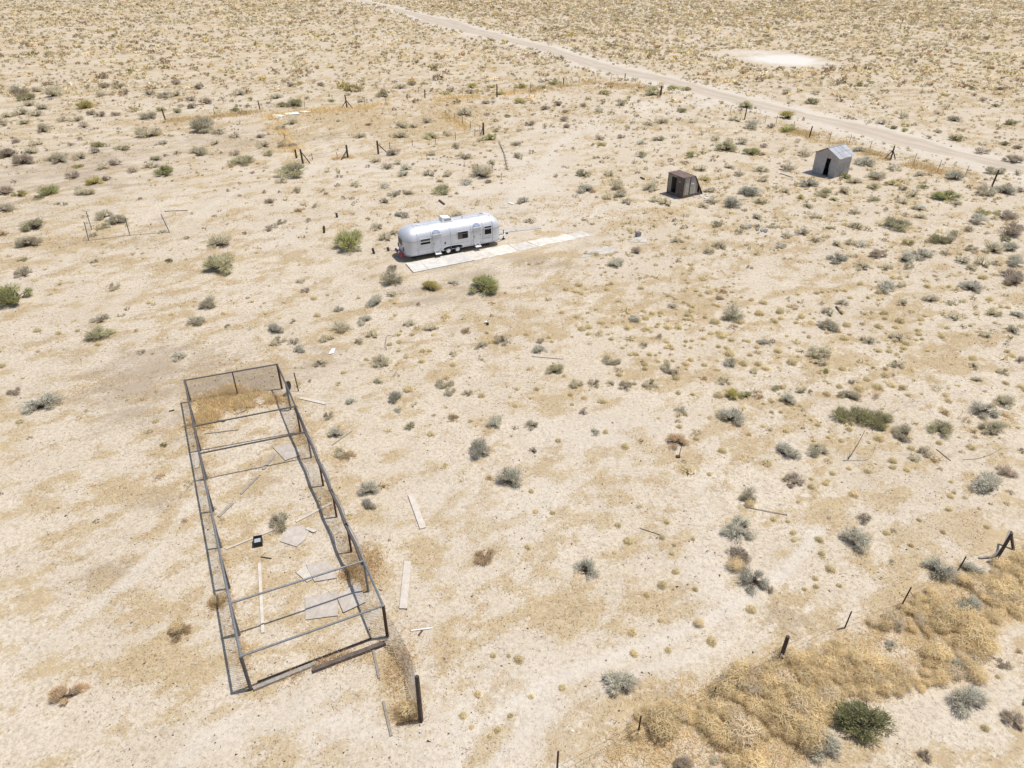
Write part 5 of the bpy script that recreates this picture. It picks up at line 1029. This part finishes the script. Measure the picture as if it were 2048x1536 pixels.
# ---- scattered growth too plentiful to count: merged sheets of real small plants
def scatter(n, dmin, dmax, dens=None, xm=.80, power=1.0):
    """points spread evenly over the plain in front of the camera"""
    D = np.sqrt(rng.uniform(dmin ** 2, dmax ** 2, n)); X = rng.uniform(-1, 1, n) * (xm * D + 14)
    keep = road_dist(X, D) > .5
    if dens is not None: keep &= rng.uniform(0, 1, n) < dens(X, D)
    return np.c_[X, D][keep]
def off_shrubs(P, k=1.0):
    b_ = np.array(BASE_SHRUBS); keep = np.ones(len(P), bool)
    for i in range(0, len(b_)):
        keep &= (P[:, 0] - b_[i, 0]) ** 2 + (P[:, 1] - b_[i, 1]) ** 2 > (b_[i, 2] * k) ** 2
    return P[keep]
def merge(name, temps, P, scale, zs, tint, matl, label, cat):
    vs, fs, cs, o = [], [], [], 0
    pick = rng.integers(0, len(temps), len(P)); zz = gz(P[:, 0], P[:, 1])
    for ti, (v, f, c) in enumerate(temps):
        I = np.where(pick == ti)[0]
        if len(I) == 0: continue
        a = rng.uniform(0, 2 * np.pi, len(I)); ca, sa = np.cos(a), np.sin(a); s = scale[I]
        X = (v[None, :, 0] * ca[:, None] - v[None, :, 1] * sa[:, None]) * s[:, None] + P[I, 0, None]
        Y = (v[None, :, 0] * sa[:, None] + v[None, :, 1] * ca[:, None]) * s[:, None] + P[I, 1, None]
        Zz = v[None, :, 2] * (s * zs[I])[:, None] + zz[I, None]
        vs.append(np.stack([X, Y, Zz], 2).reshape(-1, 3)); fs.append((f[None] + (np.arange(len(I)) * len(v))[:, None, None] + o).reshape(-1, 3)); o += len(I) * len(v)
        cs.append((c[None] * tint[I][:, None, :]).reshape(-1, 3))
    me = raw_mesh(name, np.concatenate(vs), np.concatenate(fs), matl, np.concatenate(cs)); print(name, len(P), 'plants', sum(len(f) for f in fs), 'tris')
    return tag(link(name, me), label, cat, kind='stuff')
def yard_free(X, Y):      # keep things off slabs, buildings and pen wood
    ok = np.ones_like(X, bool)
    for c_, rx_, ry_, a in ((TC, 5.4, 2.4, TA), (at(1000, 505), 10.5, 2.2, R(28.6)), (sk.location, 1.9, 1.9, 0), (shd.location, 2.3, 2.3, 0)):
        dx, dy = X - c_.x, Y - c_.y; u_ = dx * math.cos(a) + dy * math.sin(a); w_ = -dx * math.sin(a) + dy * math.cos(a); ok &= ~((np.abs(u_) < rx_) & (np.abs(w_) < ry_))
    return ok
# far shrubs beyond the catalogued ones
LO = {k: [shrub_arrays(48, k, int(rng.integers(5, 8)), tall=rng.uniform(.34, .46), bl=.20, bw=.12)[0] for _ in range(3)] for k in 'sgbmDyd'}
far_d = lambda X, Y: sstep(112, 150, np.hypot(X * .35, Y)) * (.30 + .9 * sstep(.35, .62, fbm(X, Y, 26, 91, 3))) * (field(WHITE[:3], X, Y) < .25)
P = scatter(34000, 112, 430, far_d, 1.0)
n_ = len(P); kinds = rng.choice(list('ggggggbbbbmdDys'), n_)
left_s = (P[:, 0] < -40) & (fbm(P[:, 0], P[:, 1], 20, 17, 2) > .55); kinds[left_s & (rng.uniform(0, 1, n_) < .4)] = 's'
for kk, nm, lb, mset in (('gsm', 'distant_sagebrush', 'countless small sagebrush covering the far plain beyond the lot', None), ('bd', 'distant_dark_shrubs', 'countless dark little shrubs dotting the far plain', None), ('Dy', 'distant_green_shrubs', 'countless dark green little shrubs dotting the far plain', None)):
    I = np.isin(kinds, list(kk)); Q = P[I]; temps = sum([LO[k] for k in kk], [])
    nn_ = len(Q); merge(nm, temps, Q, rng.lognormal(math.log(1.2), .42, nn_).clip(.4, 3.0), rng.uniform(.7, 1.0, nn_), np.repeat(rng.uniform(.8, 1.2, (nn_, 1)), 3, 1) * np.array([1.08, 1.0, .9]), M['foliage'], lb, 'shrubs')
# low shrublets and weeds between the larger ones, whole view
yd = lambda X, Y: (.10 + .9 * sstep(52, 80, Y) * sstep(.3, .65, fbm(X, Y, 12, 55, 3)) + .5 * sstep(2, 14, X) * sstep(58, 40, Y)) * yard_free(X, Y) * (1 - .8 * np.exp(-((X - 3) / 7) ** 2 - ((Y - 78) / 16) ** 2)) * (field(WHITE[1:], X, Y) < .3)
P = off_shrubs(scatter(6200, 22, 150, yd, .95), .9); nearw = P[:, 1] < 62; Q = P[nearw]; P = P[~nearw]; n_ = len(Q)
FW = [shrub_arrays(300, k, int(rng.integers(6, 10)), tall=rng.uniform(.4, .55), bl=.15, bw=.026)[0] for k in 'ggbds']
merge('near_weeds', FW, Q, rng.lognormal(math.log(.46), .4, n_).clip(.2, 1.0), rng.uniform(.5, .9, n_), np.repeat(rng.uniform(.8, 1.2, (n_, 1)), 3, 1), M['foliage'], 'countless low grey weeds scattered over the nearer yard', 'weeds')
n_ = len(P)
merge('low_weeds', sum([LO[k] for k in 'ggbd'], []), P, rng.lognormal(math.log(.48), .4, n_).clip(.2, 1.1), rng.uniform(.6, 1.0, n_), np.repeat(rng.uniform(.8, 1.2, (n_, 1)), 3, 1), M['foliage'], 'countless low grey weeds scattered over the sand between shrubs', 'weeds')
if rest:
    P = np.array([[p.x, p.y] for p, d_, k in rest]); n_ = len(P)
    merge('small_shrubs', LO['g'] + LO['b'], P, np.array([d_ for p, d_, k in rest]), np.ones(n_), np.ones((n_, 3)), M['foliage'], 'smallest shrubs scattered through the middle distance', 'shrubs')
# small bunchgrass everywhere
TL = [tuft_arrays(18, .42, .16) for _ in range(4)]
td = lambda X, Y: (.16 + .84 * sstep(2, 12, X) * sstep(30, 42, Y) + .5 * sstep(70, 100, Y)) * sstep(.25, .6, fbm(X, Y, 9, 77, 3)) * yard_free(X, Y) * (1 - .85 * np.exp(-((X - 3) / 7) ** 2 - ((Y - 76) / 16) ** 2)) * (field(WHITE[:3], X, Y) < .25)
P = off_shrubs(scatter(46000, 26, 360, td, .95), .8); n_ = len(P)
yel = np.array([1.0, 1.0, 1.0])[None, :] * rng.uniform(.78, 1.1, (n_, 1)); green = rng.uniform(0, 1, n_) < .15; yel[green] *= np.array([.72, .70, .72]); yel *= (1 - .22 * sstep(95, 150, P[:, 1]))[:, None]
merge('small_bunchgrass', TL, P, (rng.lognormal(math.log(.50), .32, n_).clip(.25, 1.0) * (1 + .9 * sstep(90, 220, P[:, 1]))), rng.uniform(.8, 1.2, n_), yel, M['straw'], 'countless little straw tufts dotting the whole plain', 'bunchgrass')

TN = [tuft_arrays(44, .40, .085) for _ in range(6)]
nd = lambda X, Y: (.12 + .88 * sstep(-8, 9, X) * sstep(24, 36, Y)) * sstep(.36, .62, fbm(X, Y, 5, 177, 4)) * yard_free(X, Y) * (1 - .8 * np.exp(-((X - 3) / 7) ** 2 - ((Y - 76) / 14) ** 2))
P = off_shrubs(scatter(9500, 22, 82, nd, .85), .7); n_ = len(P)
yel = np.ones((n_, 3)) * rng.uniform(.75, 1.05, (n_, 1)); old = rng.uniform(0, 1, n_) < .3; yel[old] *= np.array([.80, .74, .70])
merge('yard_bunchgrass', TN, P, rng.lognormal(math.log(.30), .45, n_).clip(.1, .8), rng.uniform(.6, 1.2, n_), yel, M['straw'], 'countless little straw tufts dotting the yard between the shrubs', 'bunchgrass')

# dry cheatgrass lying in mats on the ground
def grass_blades(P, h, name, label, col=(.48, .36, .205), tilt=.55, w=.011):
    n = len(P); d = unit(n); d[:, 2] = np.abs(d[:, 2]) * tilt + .12; d /= np.linalg.norm(d, axis=1, keepdims=True)
    z = gz(P[:, 0], P[:, 1]); c = np.array(col)[None, :] * rng.uniform(.6, 1.35, (n, 1)) * (1 + rng.normal(0, .05, (n, 3)))
    v, f, cc = blades(np.c_[P, z], d, h * rng.uniform(.5, 1.4, n), w * rng.uniform(.7, 1.6, n), c, np.array([[.25, .06, 1.0]]) + rng.normal(size=(n, 3)) * .45)
    return tag(link(name, raw_mesh(name, v, f, M['straw'], cc)), label, 'grass', kind='stuff')
def sample_mask(n, dmin, dmax, thr=.15, xm=.78):
    D = np.sqrt(rng.uniform(dmin ** 2, dmax ** 2, n)); X = rng.uniform(-1, 1, n) * (xm * D + 3); i = np.clip(np.searchsorted(gx, X), 0, nx - 1); j = np.clip(np.searchsorted(gy, D), 0, ny - 1)
    k = rng.uniform(0, 1, n) < np.clip((gm_[j, i] - thr) * 1.4, 0, 1); return np.c_[X, D][k & yard_free(X, D)]
grass_blades(sample_mask(290000, 11, 62), .11, 'dry_cheatgrass', 'tan mats of dry cheatgrass lying over the sand', w=.014)
grass_blades(sample_mask(130000, 60, 150, .2), .22, 'far_cheatgrass', 'tan mats of dry grass over the middle distance', w=.045)

def line_pts(pxs, n, spread):
    q_ = [at(*p) for p in pxs]; L = np.r_[0, np.cumsum([(b_ - a).length for a, b_ in zip(q_[:-1], q_[1:])])]; t_ = rng.uniform(0, L[-1], n)
    P_ = np.c_[np.interp(t_, L, [p.x for p in q_]), np.interp(t_, L, [p.y for p in q_])] + rng.normal(0, spread, (n, 2)) * rng.choice([.5, 1, 1.8], (n, 1))
    return P_[fbm(P_[:, 0], P_[:, 1], 2.4 if spread > .3 else .9, 19, 3) + rng.normal(0, .06, n) > .47]
def blob_pts(px, py, rx, ry, n):
    a = rng.normal(0, .5, (n, 2)); c = at(px, py); wx = rx / ppm(py); wy = (at(px, py - ry).y - at(px, py + ry).y) / 2; return np.c_[c.x + a[:, 0] * wx, c.y + a[:, 1] * wy]
SG = (.78, .61, .35)
P = np.r_[blob_pts(430, 800, 42, 18, 3000), blob_pts(410, 838, 30, 22, 3000), blob_pts(462, 782, 22, 12, 1400), blob_pts(505, 792, 28, 12, 1100), blob_pts(545, 800, 22, 9, 700), blob_pts(480, 812, 30, 12, 1500)]
grass_blades(P, .34, 'tall_dry_grass', 'tall golden dry grass filling the back of the pen', (.86, .68, .40), .8, .026)
P = np.r_[line_pts([(391, 840), (420, 985), (470, 1230), (500, 1370)], 2600, .16), line_pts([(570, 790), (650, 973), (740, 1187)], 3800, .22), line_pts([(500, 1375), (620, 1335), (770, 1280)], 2200, .18), blob_pts(740, 1130, 30, 44, 1100), blob_pts(800, 1330, 34, 60, 1100), blob_pts(435, 1205, 16, 14, 900), blob_pts(815, 1425, 26, 20, 1600), blob_pts(700, 1145, 20, 20, 1000)]
grass_blades(P, .24, 'pen_edge_grass', 'dry weeds grown along the walls of the pen', (.66, .50, .29), .9, .016)
P = np.r_[line_pts([(548, 228), (620, 222), (694, 217), (780, 210), (850, 205), (905, 210)], 14000, .8), line_pts([(540, 232), (560, 262), (585, 295), (598, 322)], 9200, .5), line_pts([(606, 327), (660, 320), (700, 315)], 3600, .35), line_pts([(855, 205), (900, 196), (990, 190), (1060, 182)], 6000, 1.2), line_pts([(872, 222), (920, 248), (962, 270)], 4400, .5)]
grass_blades(P, .5, 'garden_edge_grass', 'golden dry grass banked along the garden fence lines', SG, .9, .05)
P = np.r_[line_pts([(1586, 262), (1640, 276), (1680, 286)], 8400, .6), line_pts([(1735, 303), (1781, 318), (1840, 334), (1900, 348), (1955, 362)], 13000, .6), line_pts([(1060, 180), (1190, 165), (1290, 176)], 8000, 1.2), line_pts([(330, 243), (430, 234), (520, 222)], 4400, 1.0)]
grass_blades(P, .5, 'fence_edge_grass', 'golden dry grass caught along the road and rear fences', SG, .9, .05)

# pebbles, clods and twigs
n = 55000; D = np.sqrt(rng.uniform(11 ** 2, 75 ** 2, n)); X = rng.uniform(-1, 1, n) * (.78 * D + 3); k = (rng.uniform(0, 1, n) < (.12 + .88 * sstep(.45, .68, fbm(X, D, 3.2, 63, 4)))) & yard_free(X, D)
P = np.c_[X, D][k]; n = len(P); s = rng.lognormal(math.log(.022), .5, n).clip(.008, .075); z = gz(P[:, 0], P[:, 1])
T_ = np.array([[1, 0, -.3], [-.5, .87, -.3], [-.5, -.87, -.3], [0, 0, .8]]); a = rng.uniform(0, 6.28, n); el = rng.uniform(1, 2.2, n)
bx = T_[None, :, 0] * el[:, None]; X4 = bx * np.cos(a)[:, None] - T_[None, :, 1] * np.sin(a)[:, None]; Y4 = bx * np.sin(a)[:, None] + T_[None, :, 1] * np.cos(a)[:, None]
v = np.stack([X4 * s[:, None] + P[:, 0, None], Y4 * s[:, None] + P[:, 1, None], T_[None, :, 2] * s[:, None] + z[:, None]], 2).reshape(-1, 3)
f = (np.array([[0, 1, 3], [1, 2, 3], [2, 0, 3]])[None] + 4 * np.arange(n)[:, None, None]).reshape(-1, 3)
cc = np.repeat(np.array([.17, .13, .10])[None] * rng.uniform(.5, 1.9, (n, 1)), 4, 0)
tag(link('pebbles', raw_mesh('pebbles', v, f, M['foliage'], cc)), 'dark pebbles, clods and droppings strewn over the sand', 'pebbles', kind='stuff')
n = 22000; D = np.sqrt(rng.uniform(11 ** 2, 70 ** 2, n)); X = rng.uniform(-1, 1, n) * (.78 * D + 3); k = yard_free(X, D) & (rng.uniform(0, 1, n) < .2 + .8 * sstep(.4, .65, fbm(X, D, 5, 64, 3))); P = np.c_[X, D][k]; n = len(P)
d = unit(n); d[:, 2] *= .12; d /= np.linalg.norm(d, axis=1, keepdims=True); v, f, cc = blades(np.c_[P, gz(P[:, 0], P[:, 1]) + .015], d, rng.lognormal(math.log(.16), .5, n).clip(.05, .6), np.full(n, .014), np.array([.19, .15, .12])[None] * rng.uniform(.5, 1.7, (n, 1)))
tag(link('twigs', raw_mesh('twigs', v, f, M['foliage'], cc)), 'thin broken twigs littering the sand', 'twigs', kind='stuff')

# ---- tumbleweeds drifted against the near right fence
def tumble(seed, n=430):
    r_ = np.random.default_rng(seed); vs, fs, cs, o = [], [], [], 0
    for i in range(n):
        d0 = r_.normal(size=3); d0 /= np.linalg.norm(d0); d0[2] = d0[2] * .85 + .12; ax = np.cross(d0, r_.normal(size=3)); ax /= np.linalg.norm(ax)
        p = d0 * r_.uniform(.12, .42); dirn = d0 * .55 + ax * r_.uniform(.4, 1.1); col = np.array((.99, .82, .50) if seed < 6 else (.95, .81, .57)) * r_.uniform(.72, 1.0) * (np.array((1.0, .97, .95)) if r_.uniform() < .75 else np.array((.95, 1.0, 1.15)))
        L = r_.uniform(.10, .16); w = r_.uniform(.010, .019); sd_ = np.cross(dirn, d0); sd_ /= np.linalg.norm(sd_)
        for k in range(4):
            vs += [p - sd_ * w / 2, p + sd_ * w / 2]; cs += [col, col]
            if k < 3: fs += [(o, o + 1, o + 3), (o, o + 3, o + 2)]
            o += 2; dirn = dirn / np.linalg.norm(dirn); p = p + dirn * L * .7; rr = np.linalg.norm(p); dirn = dirn - p / rr * .5
            if rr > .5: p = p / rr * .5
    v = np.array(vs); v[:, 2] = (v[:, 2] + .5) * .82 - .04; return v, np.array(fs), np.array(cs)
TW = [raw_mesh('tumbleweed', *(lambda a: (a[0], a[1]))(t_), M['straw'], t_[2]) for t_ in (tumble(i) for i in range(7))]
poly_pts = [(1195, 1545), (1235, 1478), (1290, 1425), (1350, 1390), (1440, 1352), (1540, 1330), (1640, 1300), (1700, 1268), (1790, 1228), (1830, 1190), (1905, 1172), (1985, 1142), (2060, 1095), (2060, 1215), (1985, 1240), (1985, 1300), (1950, 1350), (1850, 1375), (1770, 1392), (1690, 1400), (1660, 1430), (1600, 1540)]
def inside(x, y, poly):
    c = False; j = len(poly) - 1
    for i in range(len(poly)):
        if (poly[i][1] > y) != (poly[j][1] > y) and x < (poly[j][0] - poly[i][0]) * (y - poly[i][1]) / (poly[j][1] - poly[i][1]) + poly[i][0]: c = not c
        j = i
    return c
placed = []; tries = 0
while len(placed) < 230 and tries < 14000:
    tries += 1; px, py = rnd.uniform(1190, 2062), rnd.uniform(1095, 1545)
    if not inside(px, py, poly_pts): continue
    p = at(px, py); r_ = rnd.choice((rnd.uniform(.2, .34), rnd.uniform(.3, .5), rnd.uniform(.42, .66)))
    if vnoise(np.array([p.x]), np.array([p.y]), 1.5, 88)[0] < (.38 if px > 1500 else .52): continue
    if any((p.x - q_[0]) ** 2 + (p.y - q_[1]) ** 2 < (.55 * (r_ + q_[2])) ** 2 for q_ in placed): continue
    placed.append((p.x, p.y, r_, px, py))
def tw_zone(px, py):
    e_ = ', on its upper edge' if not inside(px - 25, py - 42, poly_pts) else ', on its lower edge' if not inside(px + 25, py + 45, poly_pts) else ', in its middle'
    return e_ and ('near the forked post' if px > 1850 else 'by the leaning stakes' if px > 1690 and py < 1330 else 'above the evergreen bush' if px > 1600 else 'below the dark post' if px > 1430 else 'at its left tail') + e_
for i, (x, y, r_, px, py) in enumerate(placed):
    o = link('tumbleweed', TW[(i * 5 + i // 7) % 7], loc=(x, y, float(gz(x, y)))); s = r_ * 2.15; o.scale = (s, s * rnd.uniform(.9, 1.1), s * rnd.uniform(.55, .85)); o.rotation_euler = (rnd.uniform(-.3, .3), rnd.uniform(-.3, .3), rnd.uniform(0, 6.28))
    zn = ('large ' if r_ > .5 else 'small ' if r_ < .33 else 'middling ') + 'straw tumbleweed in the drift ' + tw_zone(px, py); tag(o, zn, 'tumbleweed', zn)
for px, py, w, lb in ((1470, 1135, 42, 'straw tumbleweed caught between two grey bushes at lower right'), (1398, 1248, 26, 'lone tumbleweed left of the drift'), (437, 1205, 30, 'tumbleweed caught on the pen left wall'), (355, 1260, 34, 'pale flattened tumbleweed left of the pen'), (815, 1425, 44, 'dry bristly tumbleweed at the foot of the tall timber post'), (1500, 1010, 24, 'small orange tumbleweed by a grey bush, lower right'), (570, 292, 16, 'tumbleweed against the garden fence corner')):
    p = gat(px, py); o = link('tumbleweed', TW[rnd.randrange(6)], loc=p); s = w / ppm(py); o.scale = (s, s, s * .75); o.rotation_euler = (0, 0, rnd.uniform(0, 6)); tag(o, lb, 'tumbleweed')
P = []
while len(P) < 13000:
    px, py = rnd.uniform(1170, 2070), rnd.uniform(1090, 1545)
    if inside(px + rnd.gauss(0, 14), py + rnd.gauss(0, 12), poly_pts): p = at(px, py); P.append((p.x + rnd.gauss(0, .12), p.y + rnd.gauss(0, .12)))
grass_blades(np.array(P), .26, 'tumbleweed_litter', 'matted straw litter under the tumbleweed drift', (.84, .66, .38), .6, .015)
print('tumbleweeds', len(placed), 'objects', len(bpy.data.objects))
